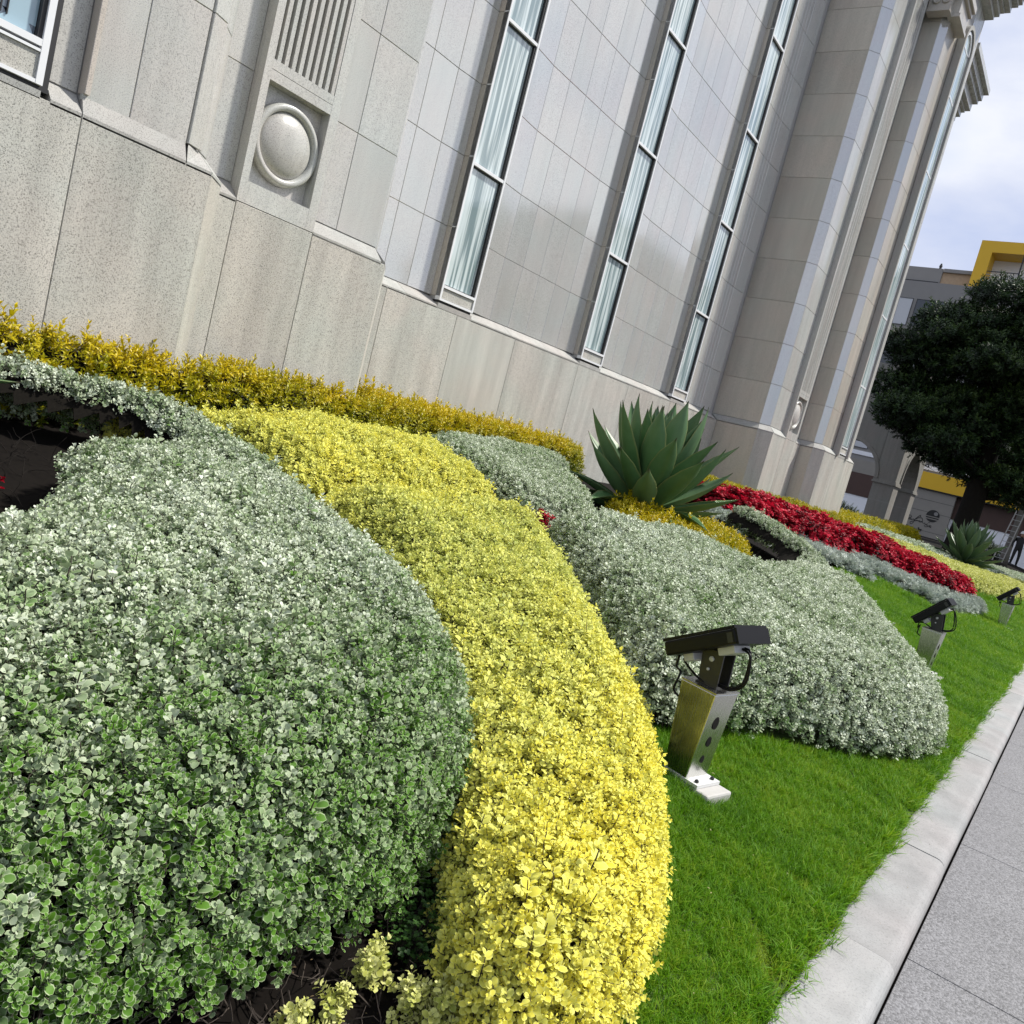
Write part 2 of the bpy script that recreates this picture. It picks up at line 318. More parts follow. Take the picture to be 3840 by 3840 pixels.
def round_sprig(L=.019, n=5, h=.042, mat=None, name='sprig', seed=0, W=.86, spread=1.0):
    rnd = random.Random(seed); s = Sprig(); az = rnd.uniform(0, 6)
    s.stem([(0,0,-.025), (rnd.uniform(-.004,.004), rnd.uniform(-.004,.004), h*.5), (0,0,h)], [.0014, .0012, .0008])
    for k in range(n):
        t = k/(n-1); z = h*(.05+.95*t); az += 1.57+rnd.uniform(-.3, .3); sz = L*(1.08-.55*t**2.2)*rnd.uniform(.85, 1.15)
        for q in range(2):
            g = leaf_geo(sz, sz*W*rnd.uniform(.9, 1.08), rnd.uniform(.1,.5), rnd.uniform(.05,.3), (0, .80, 1, .82, .0), (0, .22, .5, .8, 1))
            el = R(rnd.uniform(0, 30)+42*t**1.5)
            M = Matrix.Translation((0,0,z)) @ rotm(az+q*math.pi+rnd.uniform(-.25,.25), el, rnd.uniform(-.35,.35)) @ Matrix.Translation((0, .0035*spread, 0))
            s.leaf(g, M, (t-.5)*.28+rnd.uniform(-.12,.12))
    return s.mesh(name, [mat, M_TWIG])
def lance_sprig(L=.036, n=7, h=.085, mat=None, name='sprig', seed=0, w=.34):
    rnd = random.Random(seed); s = Sprig(); az = rnd.uniform(0, 6)
    bx, by = rnd.uniform(-.012,.012), rnd.uniform(-.012,.012)
    s.stem([(0,0,-.05), (bx*.4, by*.4, h*.5), (bx, by, h)], [.0018, .0015, .0009])
    for k in range(n):
        t = k/(n-1); az += 1.9; sz = L*(1.05-.45*t**2)*rnd.uniform(.8, 1.2)
        for q in range(2):
            g = leaf_geo(sz, sz*w*rnd.uniform(.9,1.2), rnd.uniform(.2,.7), .3, (0, .75, 1, .6, .0), (0, .25, .5, .78, 1))
            M = Matrix.Translation((bx*t, by*t, h*(.05+.95*t))) @ rotm(az+q*math.pi+rnd.uniform(-.3,.3), R(rnd.uniform(10,35)+35*t), rnd.uniform(-.3,.3))
            s.leaf(g, M, (t-.5)*.3+rnd.uniform(-.15,.15))
    return s.mesh(name, [mat, M_TWIG])
def begonia_sprig(seed):
    rnd = random.Random(seed); s = Sprig(); az = 0
    s.stem([(0,0,-.05),(0,0,.07)], .003)
    for k in range(7):                                  # dark bronze leaves low, red blossoms above
        az += 2.4; sz = rnd.uniform(.04,.06); g = leaf_geo(sz, sz*.8, .3, .2, (0,.85,1,.7,0))
        s.leaf(g, Matrix.Translation((0,0,rnd.uniform(.0,.05))) @ rotm(az, R(rnd.uniform(0,40)), rnd.uniform(-.4,.4)), rnd.uniform(-.55,-.15))
    for k in range(9):
        az += 2.4; c = Vector((math.cos(az), math.sin(az), 0))*rnd.uniform(.005,.05)+Vector((0,0,rnd.uniform(.05,.10)))
        for p in range(4):
            sz = rnd.uniform(.020,.032); g = leaf_geo(sz, sz*.9, .3, .2, (0,.85,1,.8,0))
            s.leaf(g, Matrix.Translation(c) @ rotm(az+p*1.57+rnd.uniform(-.2,.2), R(rnd.uniform(10,60)), 0), rnd.uniform(-.1,.4))
    return s.mesh('sprig', [LM_RED, M_TWIG])
def dusty_sprig(seed):
    rnd = random.Random(seed); s = Sprig(); az = 0
    for k in range(12):
        az += 2.4; L_ = rnd.uniform(.07,.12); tl = R(rnd.uniform(15,70)); M = rotm(az, tl, rnd.uniform(-.3,.3))
        s.leaf(leaf_geo(L_, .014, .8, .2, (.5,.8,1,.8,.0)), M, rnd.uniform(-.2,.2))
        for t in (.35, .55, .75):
            for q in (-1, 1):
                s.leaf(leaf_geo(L_*.33, .012, .3, .2, (.5,.8,1,.8,.0)), M @ Matrix.Translation((0, L_*t, .0)) @ rotm(q*-.9, .15), rnd.uniform(-.2,.3))
    return s.mesh('sprig', [LM_DUSTY, M_TWIG])
def grass_tuft(n, h, rad, seed, wd=.0032):
    rnd = random.Random(seed); s = Sprig()
    for k in range(n):
        a, r_ = rnd.uniform(0, 6.28), rad*math.sqrt(rnd.random()); H_ = h*rnd.uniform(.55, 1.2)
        g = leaf_geo(H_, wd*rnd.uniform(.8,1.3), rnd.uniform(.3,1.3), .25, (1,.9,.7,.4,.0), (0,.3,.55,.8,1))
        M = Matrix.Translation((r_*math.cos(a), r_*math.sin(a), -.004)) @ rotm(rnd.uniform(0,6.28), R(rnd.uniform(32, 86)))
        s.leaf(g, M, rnd.uniform(-.25,.25))
    return s.mesh('tuft', [LM_GRASS])
def clover(seed):
    rnd = random.Random(seed); s = Sprig()
    for k in range(9):
        c = Vector((rnd.uniform(-.03,.03), rnd.uniform(-.03,.03), rnd.uniform(.02,.06))); s.stem([(c.x*.6,c.y*.6,0), c], .0007)
        a0 = rnd.uniform(0,6)
        for p in range(3): s.leaf(leaf_geo(.0075,.0075,.2,.2,(0,.8,1,.9,.3)), Matrix.Translation(c) @ rotm(a0+p*2.094, R(12)), rnd.uniform(-.2,.2))
    return s.mesh('sprig', [LM_CLOVER, M_TWIG])
def tree_sprig(seed, L=.16):
    rnd = random.Random(seed); s = Sprig(); az = 0
    s.stem([(0,0,-.1),(0,0,.25)], .006)
    for k in range(16):
        t = k/15; az += 2.4; sz = L*(1.05-.4*t)*rnd.uniform(.8,1.2)
        s.leaf(leaf_geo(sz, sz*.30, .4, .25, (0,.75,1,.6,0)), Matrix.Translation((0,0,.28*t)) @ rotm(az, R(rnd.uniform(5,40)+30*t), rnd.uniform(-.4,.4)), (t-.5)*.35+rnd.uniform(-.15,.15))
    return s.mesh('sprig', [LM_TREE, M_BARK])

def scatter_tree(sources, key):
    ng = bpy.data.node_groups.new('scatter_'+key, 'GeometryNodeTree')
    ng.interface.new_socket('Geometry', in_out='INPUT', socket_type='NodeSocketGeometry'); ng.interface.new_socket('Geometry', in_out='OUTPUT', socket_type='NodeSocketGeometry')
    N = ng.nodes.new; L = ng.links.new
    gi, go = N('NodeGroupInput'), N('NodeGroupOutput'); iop = N('GeometryNodeInstanceOnPoints'); jg = N('GeometryNodeJoinGeometry')
    for o in sources:
        oi = N('GeometryNodeObjectInfo'); oi.transform_space = 'ORIGINAL'; oi.inputs['Object'].default_value = o; oi.inputs['As Instance'].default_value = True
        L(oi.outputs['Geometry'], jg.inputs[0])
    def attr(nm, ty):
        a = N('GeometryNodeInputNamedAttribute'); a.data_type = ty; a.inputs['Name'].default_value = nm; return a.outputs['Attribute']
    er = N('FunctionNodeEulerToRotation'); L(attr('rot', 'FLOAT_VECTOR'), er.inputs[0])
    L(gi.outputs[0], iop.inputs['Points']); L(jg.outputs[0], iop.inputs['Instance']); iop.inputs['Pick Instance'].default_value = True
    L(attr('idx', 'INT'), iop.inputs['Instance Index']); L(er.outputs[0], iop.inputs['Rotation']); L(attr('scl', 'FLOAT'), iop.inputs['Scale'])
    L(iop.outputs[0], go.inputs[0]); return ng
def scatter(name, parent, P, rot, scl, tint, ng, nsrc):
    me = bpy.data.meshes.new(name); n = len(P); me.vertices.add(n); me.vertices.foreach_set('co', np.asarray(P, np.float32).ravel())
    a = me.attributes.new('rot', 'FLOAT_VECTOR', 'POINT'); a.data.foreach_set('vector', np.asarray(rot, np.float32).ravel())
    a = me.attributes.new('scl', 'FLOAT', 'POINT'); a.data.foreach_set('value', np.asarray(scl, np.float32))
    a = me.attributes.new('tint', 'FLOAT', 'POINT'); a.data.foreach_set('value', np.asarray(tint, np.float32))
    a = me.attributes.new('idx', 'INT', 'POINT'); a.data.foreach_set('value', rng.integers(0, nsrc, n).astype(np.int32))
    me.update(); o = link(name, me, parent); md = o.modifiers.new('scatter', 'NODES'); md.node_group = ng; o['kind'] = 'stuff'
    return o
def eulers(Nrm, yaw, tilt):
    """euler (xyz) turning +z onto the given normals with random yaw"""
    n = Nrm/np.linalg.norm(Nrm, axis=1, keepdims=True)
    out = np.zeros((len(n), 3), np.float32)
    for i in range(len(n)):
        q = Vector(n[i]).to_track_quat('Z', 'Y') @ Euler((0, 0, yaw[i])).to_quaternion(); out[i] = q.to_euler()
    return out
def chaikin(P, k=2):
    P = np.asarray(P, float)
    for _ in range(k):
        Q = np.roll(P, -1, 0); P = np.stack([.75*P+.25*Q, .25*P+.75*Q], 1).reshape(-1, 2)
    return P
def poly_sd(P, X, Y):
    """signed distance, positive inside"""
    d = np.full(X.shape, 1e9); ins = np.zeros(X.shape, bool); n = len(P)
    for i in range(n):
        ax, ay = P[i]; bx, by = P[(i+1) % n]; ex, ey = bx-ax, by-ay
        t = np.clip(((X-ax)*ex+(Y-ay)*ey)/(ex*ex+ey*ey+1e-12), 0, 1)
        d = np.minimum(d, np.hypot(X-ax-t*ex, Y-ay-t*ey))
        c = ((ay > Y) != (by > Y)); with_ = (bx-ax)*(Y-ay)/(by-ay+1e-12)+ax; ins ^= c & (X < with_)
    return np.where(ins, d, -d)
_ph = rng.uniform(0, 6.28, (3, 14)); _fr = rng.normal(0, 1, (3, 14, 2))
def lumps(X, Y, f, k=0):
    s = 0
    for i in range(14): s = s+np.sin(f*(_fr[k, i, 0]*X+_fr[k, i, 1]*Y)+_ph[k, i])
    return s/14*1.5
CAMN = np.array(CAM)
def in_view(P, pad=1.06):
    d = P-CAMN; z = d @ np.array(fwd); x = (d @ np.array(right))/np.maximum(z, 1e-6); y = (d @ np.array(up))/np.maximum(z, 1e-6)
    k = .5*3840/3050*pad; return (z > .05) & (np.abs(x) < k) & (np.abs(y) < k)
BEDS = []
def bed(name, label, cat, pts, H, r, sprigs, dens, cell=.04, scl=(.85, 1.2), up_bias=.6, jit=.45, tintf=None, modH=None, lump=.03, minh=.05, nparts=0, group=None, core=True, exp=2.4, smooth=2, shoots=0, bare=()):
    P = chaikin(pts, smooth); BEDS.append(P)
    cx, cy = P.mean(0); root = empty(name, label, cat, (cx, cy, gzf(cy)), group=group)
    x0, y0 = P.min(0)-.03; x1, y1 = P.max(0)+.03
    gx = np.arange(x0, x1, cell); gy = np.arange(y0, y1, cell); X, Y = np.meshgrid(gx, gy)
    sd = poly_sd(P, X, Y); t = np.clip(sd/r, 0, 1); h = H*np.power(np.maximum(1-np.power(1-t, exp), 0), 1/exp)
    if modH is not None: h = h*modH(X, Y)
    h = h+lump*lumps(X, Y, 4.5)*t+lump*.55*lumps(X, Y, 13, 1)*t+lump*.3*lumps(X, Y, 30, 2)*t
    h = np.where(sd > 0, np.maximum(h, 0), -.03); Z = gz(Y)+h
    # triangles for area weighted sampling
    A = np.stack([X, Y, Z], -1); a, b, c, d = A[:-1, :-1], A[:-1, 1:], A[1:, 1:], A[1:, :-1]
    T = np.concatenate([np.stack([a, b, c], 2).reshape(-1, 3, 3), np.stack([a, c, d], 2).reshape(-1, 3, 3)])
    hm = np.concatenate([np.stack([h[:-1,:-1], h[:-1,1:], h[1:,1:]], 2).reshape(-1,3), np.stack([h[:-1,:-1], h[1:,1:], h[1:,:-1]], 2).reshape(-1,3)]).max(1)
    T = T[hm > .01]
    nn = np.cross(T[:,1]-T[:,0], T[:,2]-T[:,0]); ar = np.linalg.norm(nn, axis=1)/2
    n = int(ar.sum()*dens); pick = rng.choice(len(T), n, p=ar/ar.sum())
    u = rng.random((n, 2)); fl = u.sum(1) > 1; u[fl] = 1-u[fl]
    Q = T[pick]; pts3 = Q[:,0]+u[:,:1]*(Q[:,1]-Q[:,0])+u[:,1:]*(Q[:,2]-Q[:,0])
    nr = nn[pick]/np.linalg.norm(nn[pick], axis=1, keepdims=True)
    hh = pts3[:,2]-gz(pts3[:,1])
    keep = (hh > minh*rng.uniform(.3, 1.6, n))
    for hp, dist, hlim in bare: keep &= ~((poly_sd(np.asarray(hp, float), pts3[:,0], pts3[:,1]) > -dist) & (hh < hlim*rng.uniform(.8,1.1,n)))
    pts3, nr, hh = pts3[keep], nr[keep], hh[keep]; n = len(pts3)
    dirs = nr*(1-up_bias)+np.array([0,0,up_bias])+rng.normal(0, jit*.5, (n, 3))
    dirs[:,2] = np.maximum(dirs[:,2], -.1)
    depth = rng.uniform(-1.0, .4, n)*.045; pts3 = pts3+nr*depth[:,None]
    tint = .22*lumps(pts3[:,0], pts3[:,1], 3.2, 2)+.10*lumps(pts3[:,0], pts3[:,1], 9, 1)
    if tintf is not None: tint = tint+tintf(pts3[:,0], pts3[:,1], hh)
    sc = rng.uniform(*scl, n); yaw = rng.uniform(0, 6.28, n)
    if shoots:
        k = rng.random(n) < shoots; sc[k] *= rng.uniform(1.15, 1.7, k.sum()); pts3[k, 2] += rng.uniform(.008, .03, k.sum()); dirs[k] = dirs[k]*.35+np.array([0,0,1])
    eu = eulers(dirs, yaw, None)
    # the sprigs nearest the lens are parts of their own
    srcs = []
    vis = np.nonzero(in_view(pts3, 1.0))[0]; order = vis[np.argsort(np.linalg.norm(pts3[vis]-CAMN, axis=1))] if len(vis) else np.arange(n)
    k = min(max(len(sprigs), nparts), n-1); sel = order[:k] if len(order) >= k else np.arange(k)
    for q, i in enumerate(sel):
        o = link('sprig', sprigs[q % len(sprigs)], root); o.location = Vector(pts3[i])-root.location; o.rotation_euler = eu[i]; o.scale = (sc[i],)*3
        if q < len(sprigs): srcs.append(o)
        else: o['leaf_age'] = float(tint[i])
    m = np.ones(n, bool); m[sel] = False
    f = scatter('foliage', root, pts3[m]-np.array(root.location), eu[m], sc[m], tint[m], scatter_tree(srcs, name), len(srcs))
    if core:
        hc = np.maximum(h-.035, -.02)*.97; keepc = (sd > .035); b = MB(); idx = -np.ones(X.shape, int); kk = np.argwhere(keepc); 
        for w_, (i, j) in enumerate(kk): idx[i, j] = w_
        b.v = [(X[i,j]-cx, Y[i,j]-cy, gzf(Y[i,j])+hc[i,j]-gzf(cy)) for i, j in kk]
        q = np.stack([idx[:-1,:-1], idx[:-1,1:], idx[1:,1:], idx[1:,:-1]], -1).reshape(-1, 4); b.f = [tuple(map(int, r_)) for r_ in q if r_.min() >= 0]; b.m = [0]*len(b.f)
        b.build('branches', M_CORE, root, True)  # solid dark hull under the leaves, painted as the shade among branches
    return root

SIL = [round_sprig(.0165, 5, .034, LM_SILVER, seed=i) for i in range(6)]
SILF = [round_sprig(.0165, 5, .034, LM_SILVER, seed=20+i) for i in range(4)]
YEL = [round_sprig(.0170, 5, .035, LM_YEL, seed=40+i, W=.8) for i in range(6)]
LIM = [round_sprig(.022, 5, .042, LM_LIME, seed=60+i, W=.8) for i in range(4)]
GLD = [lance_sprig(.036, 7, .085, LM_GOLD, seed=80+i) for i in range(5)]
RED = [begonia_sprig(100+i) for i in range(4)]
DUS = [dusty_sprig(120+i) for i in range(4)]
TREES = [tree_sprig(140+i) for i in range(4)]

# ================================================================== the stone building
bld = empty('stone_building', 'tall grey granite building with stepped facade and narrow slit windows', 'building', (10.24, 8, .8))
BO = Vector((10.24, 8, .8))
def bl(name, data, loc=(0,0,0), rz=0, parent=None):
    """part of the building, placed in world coordinates"""
    o = bpy.data.objects.new(name, data); C.objects.link(o)
    p = parent or bld; o.parent = p; off = BO if p is bld else BO+p.location
    o.location = Vector(loc)-off; o.rotation_euler = (0,0,rz); return o
_pm = {}
def panel_mesh(w, h, m, t=.03, gap=.0020, ch=.003):
    k = (round(w, 3), round(h, 3), m.name, t)
    if k not in _pm:
        b = MB(); a0, a1, z0, z1 = gap, w-gap, gap, h-gap
        b.v = [(a0+ch,0,z0+ch),(a1-ch,0,z0+ch),(a1-ch,0,z1-ch),(a0+ch,0,z1-ch),(a0,ch,z0),(a1,ch,z0),(a1,ch,z1),(a0,ch,z1),(a0,t,z0),(a1,t,z0),(a1,t,z1),(a0,t,z1)]
        b.f = [(0,1,2,3)]+[(i+4,(i+1)%4+4,(i+1)%4,i) for i in range(4)]+[(i+8,(i+1)%4+8,(i+1)%4+4,i+4) for i in range(4)]; b.m = [0]*9
        _pm[k] = b.mesh('stone_panel', False, [m])
    return _pm[k]
def clad(name, p0, p1, cols, zs, m, label=None):
    p0, p1 = Vector(p0), Vector(p1); d = (p1-p0); ln = d.length; d.normalize(); th = math.atan2(d.y, d.x)
    cols = [0]+list(cols)+[ln] if cols is not None else [0, ln]
    for a, b in zip(cols, cols[1:]):
        for z0, z1 in zip(zs, zs[1:]):
            q = p0+d*a; bl(name, panel_mesh(b-a, z1-z0, m), (q.x, q.y, z0), th)
Z0, ZL, ZS = .3, 2.5, 2.62
CRS = [ZS, 3.40] + [3.40+.78*i for i in range(1, 13)]      # courses up to 12.76
ZT = CRS[-1]
def mir(p): return (20.48-p[0], p[1])
PL = [(-4.0,4.95),(2.95,4.95),(3.15,5.15),(3.15,5.42),(4.95,5.42),(5.18,5.65),(5.18,6.5)]
PL = PL+[mir(p) for p in reversed(PL[1:])]+[(20.08+.0,4.95)]
def offs(P, d):                                              # inward offset of the open front line
    out = []
    for i, p in enumerate(P):
        a = Vector(P[max(i-1,0)]); b = Vector(p); c = Vector(P[min(i+1,len(P)-1)]); ns = []
        for u, v in ((a,b),(b,c)):
            e_ = v-u
            if e_.length > 1e-6: e_.normalize(); ns.append(Vector((-e_.y, e_.x)))
        n = sum(ns, Vector((0,0))); n /= max(n.dot(ns[0]), .3); out.append((b.x+n.x*d, b.y+n.y*d))
    return out
SET = .11
UP = offs(PL, SET)
# main bay is set back further
for i, p in enumerate(UP):
    if abs(PL[i][1]-6.5) < 1e-3: UP[i] = (p[0], 6.68)
core_p = offs(PL, .009); core_u = offs(UP, .009)
bl('plinth_core', MB().prism(core_p+[(20.05,12),(-4.0,12)], Z0, ZL-.02).mesh('plinth_core', False, [M_JOINT]))
bl('wall_core', MB().prism(core_u+[(20.0,12),(-4.0,12)], ZL-.02, ZT).mesh('wall_core', False, [M_JOINT]))
# plinth slabs
def plinth(p0, p1, cols, m=M_PLINTH): clad('plinth_slab', p0, p1, cols, [Z0, ZL], m)
plinth(PL[0], PL[1], [1.2, 2.6, 3.9, 5.0, 6.14]); plinth(PL[1], PL[2], None); plinth(PL[2], PL[3], None)
plinth(PL[3], PL[4], [.30, 1.0]); plinth(PL[4], PL[5], None); plinth(PL[5], PL[6], None)
plinth(PL[6], PL[7], [.86, 2.02, 3.2, 4.78, 6.35, 7.93, 9.0])
for i in range(7, len(PL)-2): plinth(PL[i], PL[i+1], [.8] if abs(PL[i][1]-5.42) < .01 and abs(PL[i+1][1]-5.42) < .01 else None, M_BEIGE if PL[i][0] == PL[i+1][0] else M_PLINTH)
plinth(PL[-2], (20.08, 4.95), [.9]); clad('plinth_slab', (20.08,4.95), (20.08,8), [1.5], [Z0, ZL], M_BEIGE)
# sloped sills: from plinth edge up to the wall plane
def sill(a0, a1, b0, b1, n=1):
    a0, a1, b0, b1 = map(Vector, (a0, a1, b0, b1))
    for k in range(n):
        t0, t1 = k/n, (k+1)/n; g = .003
        p0, p1, q0, q1 = a0.lerp(a1, t0), a0.lerp(a1, t1), b0.lerp(b1, t0), b0.lerp(b1, t1)
        d = (p1-p0).normalized()*g; p0, q0, p1, q1 = p0+d, q0+d, p1-d, q1-d
        b = MB(); v = [(p0.x,p0.y,ZL+.012),(p1.x,p1.y,ZL+.012),(q1.x,q1.y,ZS-.006),(q0.x,q0.y,ZS-.006),(p0.x,p0.y,ZL-.015),(p1.x,p1.y,ZL-.015),(q1.x,q1.y,ZL-.015),(q0.x,q0.y,ZL-.015)]
        b.add(v, [(0,1,2,3),(4,5,1,0),(5,6,2,1),(6,7,3,2),(7,4,0,3),(7,6,5,4)]); bl('sill', b.mesh('sill', False, [M_SILL]))
def up_at(i, x): return (x, UP[i][1])
for i in range(len(PL)-1):
    if i in (0, 3, 6) or PL[i][1] == PL[i+1][1]: continue
    sill(PL[i], PL[i+1], UP[i], UP[i+1])
# ---- main bay: three slit windows with splayed panels between
WX = [6.84, 9.97, 13.10]; WW = .61
yb = 6.68
def main_bay(x0, x1, first=False):
    if first: cols = [x0+.42, x0+.80, x0+1.19]
    else: cols = [x0+.55]+[x0+.55+(x1-x0-.97)*k/4 for k in (1,2,3,4)]
    es = [x0]+cols+[x1]
    for k, (a, b) in enumerate(zip(es, es[1:])):
        y0_, y1_ = yb, yb
        if not first and k == 0: y0_, y1_ = yb-.060, yb
        if k == len(es)-2: y0_, y1_ = yb, yb-.035
        clad('stone_panel', (a, y0_), (b, y1_), None, CRS, M_POL)
    sill((x0, 6.5), (x1, 6.5), (x0, yb), (x1, yb), 3)
xs_ = [5.29]
for w in WX: xs_ += [w, w+WW]
xs_.append(15.19)
main_bay(xs_[0], xs_[1], True)
for a, b in ((xs_[2], xs_[3]), (xs_[4], xs_[5]), (xs_[6], xs_[7])): main_bay(a, b)
def window(x, y, w, z0, zmax, stripes=True, arch=False, depth=.18, label=None, panes=1.552, rec=.0):
    wobj = bl('window', None, (x, y, z0)); wobj.empty_display_size = .1
    if label: wobj['label'] = label
    X = lambda name, b, m, sm=False: bl(name, b.mesh(name, sm, [m]), (x, y, 0), 0, wobj)
    fb = .026; zb = ZL+.02
    f = MB(); f.box(0, fb, -.004, .07, zb+.06, zmax); f.box(w-fb, w, -.004, .07, zb+.06, zmax)
    f.box(fb, w-fb, -.002, .07, zb+.06, zb+.085); f.box(fb, w-fb, -.006, .07, zb+.205, zb+.235)
    X('frame', f, M_ALU)
    X('spandrel', MB().box(fb+.004, w-fb-.004, .012, .07, zb+.09, zb+.20), M_PLINTH)
    X('sill_step', MB().box(.0, w, .0, .10, ZL-.01, zb+.03), M_SILL)
    X('shadow_gap', MB().box(.004, w-.004, .03, .10, zb+.031, zb+.059), M_SHADE_CAME)
    gk = MB().box(w-fb-.030+rec*.55, w-fb-.001, .012, .075, zb+.236, zmax).box(fb+.001, fb+.010, .030, .075, zb+.236, zmax); X('reveal_shade', gk, M_SHADE_CAME)  # black strips paint the shade of the frame depth beside the glass
    zs = [zb+.237]; z = 4.12
    while z < zmax-.3: zs.append(z); z += panes
    zs.append(zmax)
    for a, b in zip(zs, zs[1:]):
        X('pane', MB().box(fb+.011, w-fb-.031+rec*.5, .045-rec, .06, a+.016, b-.020), M_GLASS)
        X('glazing_bar', MB().box(fb+.001, w-fb-.001, .0, .062, b-.019, b+.015), M_ALU); X('head_shade', MB().box(fb+.011, w-fb-.031, .028, .062, b-.036, b-.0195), M_SHADE_CAME)  # black strip at each pane head paints the shade under the bar
    # stone cheeks of the projecting window pier
    if depth:
        clad('window_cheek', (x-.0, y+depth), (x-.0, y), None, CRS[:1]+CRS[1:], M_BEIGE); clad('window_cheek', (x+w, y), (x+w, y+depth-.05), None, CRS, M_FLAT)
        bl('pier_core', MB().box(x+.008, x+w-.008, y+.076, y+depth+.1, ZL-.02, ZT).mesh('pier_core', False, [M_JOINT]))
    return wobj
for k, x in enumerate(WX):
    window(x, 6.5, WW, 2.5, ZT-.05, label=['slit window nearest the camera', 'middle slit window', 'farthest slit window beside the projecting wing'][k])
# ---- second step with the medallion pilaster, left and (mirrored) right
def medallion_pilaster(x0, y, flip=False):
    w = .70; root = bl('medallion_pilaster', None, (x0, y, ZL))
    X = lambda name, b, m, sm=False: bl(name, b.mesh(name, sm, [m]), (x0, y, 0), 0, root)
    d = .14
    b = MB(); b.box(0, .06, 0, d, ZL+.004, ZT); b.box(w-.08, w, 0, d, ZL+.004, ZT); b.box(.06, w-.08, .001, d, ZL+.004, 2.66); b.box(.06, w-.08, .001, d, 3.375, 3.445); b.box(.06, w-.08, .0015, d, 3.449, 3.515); b.box(.06, w-.08, .001, d, 11.2, ZT)
    X('pilaster_frame', b, M_FLAT)
    X('recess_back', MB().box(.061, w-.081, .10, d-.002, 2.661, 3.374), M_FLAT)
    c = Matrix.Translation((.34, .10, 3.02)) @ Matrix.Rotation(R(90), 4, 'X')
    X('ring', MB().lathe([(.232, .0), (.236, .055), (.250, .070), (.275, .070), (.289, .055), (.292, .0)], 48, c), M_FLAT, True)
    X('dome', MB().lathe([(.236, .001)]+[(.236*math.cos(R(a)), .012+.088*math.sin(R(a))) for a in range(0, 90, 10)]+[(.004, .1)], 48, c), M_FLAT, True)
    X('grille_back', MB().box(.061, w-.081, .115, d-.002, 3.516, 11.199), M_DARK)  # black back puts the shade deep in the slots into colour
    n = 9; pitch = (w-.14)/n
    for k in range(n-0):
        xx = .06+pitch*(k+.5); X('grille_bar', MB().box(xx-.004, xx+pitch*.52-.004, .004, .052, 3.516, 11.199), M_FLAT)
    return root
medallion_pilaster(3.45, 5.42); medallion_pilaster(16.33, 5.42)
yl2 = UP[3][1]
def step_two(xa, xb, pil):                                   # wall either side of the pilaster
    for a, b, cols in ((xa, pil, None), (pil+.70, xb, [.30] if pil < 10 else None)):
        if b-a > .06:
            clad('stone_panel', (a, yl2), (b, yl2), cols, CRS, M_POL2); sill((a, 5.42), (b, 5.42), (a, yl2), (b, yl2))
step_two(UP[3][0], UP[4][0], 3.45); step_two(UP[9][0], UP[10][0], 16.33)
clad('chamfer_panel', UP[4], UP[5], None, CRS, M_POL); clad('return_panel', UP[5], UP[6], None, CRS, M_FLAT)
clad('return_panel', UP[7], UP[8], None, CRS, M_BEIGE); clad('chamfer_panel', UP[8], UP[9], None, CRS, M_POL)
clad('return_panel', UP[2], UP[3], None, CRS, M_FLAT); clad('chamfer_panel', UP[1], UP[2], None, CRS, M_POL)
clad('return_panel', UP[10], UP[11], None, CRS, M_BEIGE); clad('chamfer_panel', UP[11], UP[12], None, CRS, M_POL)
# ---- front of the wings
yl1 = UP[0][1]
clad('stone_panel', (1.97, yl1), (2.14, yl1), None, CRS, M_FLAT)
bl('pier_core', MB().box(2.148, 2.76, 5.005, yl1+.05, ZL-.01, ZT).mesh('pier_core', False, [M_JOINT]))
clad('window_cheek', (2.14, yl1), (2.14, 4.97), None, CRS, M_BEIGE)
clad('stone_panel', (2.14, 4.995), (2.77, 4.995), [.27], [ZS-.03]+CRS[1:], M_FLAT)
sill((2.14,4.95),(2.77,4.95),(2.14,4.998),(2.77,4.998))
clad('stone_panel', (2.78, 4.985), (UP[1][0], 4.985+.05), None, [ZS]+CRS[1:], M_FLAT); sill((2.77,4.95),(2.95,4.95),(2.78,4.99),(UP[1][0],yl1))
clad('stone_panel', (-4.0, yl1), (1.22, yl1), [1.2, 2.4, 3.4, 4.3], CRS, M_FLAT); sill((-4.0,4.95),(1.22,4.95),(-4.0,yl1),(1.22,yl1),4); sill((1.97,4.95),(2.14,4.95),(1.97,yl1),(2.14,yl1))
# left window with leaded glass
lw = bl('window', None, (1.22, 4.95, 2.5)); lw['label'] = 'leaded glass window with white frame at the upper left'
def LX(name, b, m): return bl(name, b.mesh(name, False, [m]), (1.22, 4.95, 0), 0, lw)
w = .70
LX('frame', MB().box(0,.035,-.006,.08,2.555,9).box(w-.035,w,-.006,.08,2.555,9).box(.035,w-.035,-.005,.08,2.74,2.775).box(.035,w-.035,-.004,.08,2.555,2.575).box(.035,w-.035,-.004,.08,2.712,2.726).box(.035,w-.035,.0,.08,4.12,4.16), M_ALU)
LX('spandrel', MB().box(.036,w-.036,.008,.08,2.577,2.710), M_PLINTH); LX('sill_step', MB().box(0,w,.0,.1,ZL-.01,2.53), M_SILL); LX('shadow_gap', MB().box(.004,w+.045,.02,.1,2.531,2.554), M_SHADE_CAME)
LX('reveal_shade', MB().box(w-.036-.022,w-.036,.012,.08,2.776,9).box(w+.002,w+.05,.05,.10,2.555,9), M_SHADE_CAME)  # black strips paint the shade in the reveal and the gap beside the frame
gl = [((.037,.30),(2.80,9),M_GBLUE),((.302,.345),(2.90,9),M_GDARK),((.347,.395),(2.86,9),M_GMINT),((.397,.47),(2.86,9),M_GMINT),((.472,.50),(2.85,9),M_GDARK),((.502,.64),(2.83,9),M_GBLUE)]
for (a, b_), (z0, z1), m in gl: LX('leaded_pane', MB().box(a, b_, .05, .06, z0, z1), m)
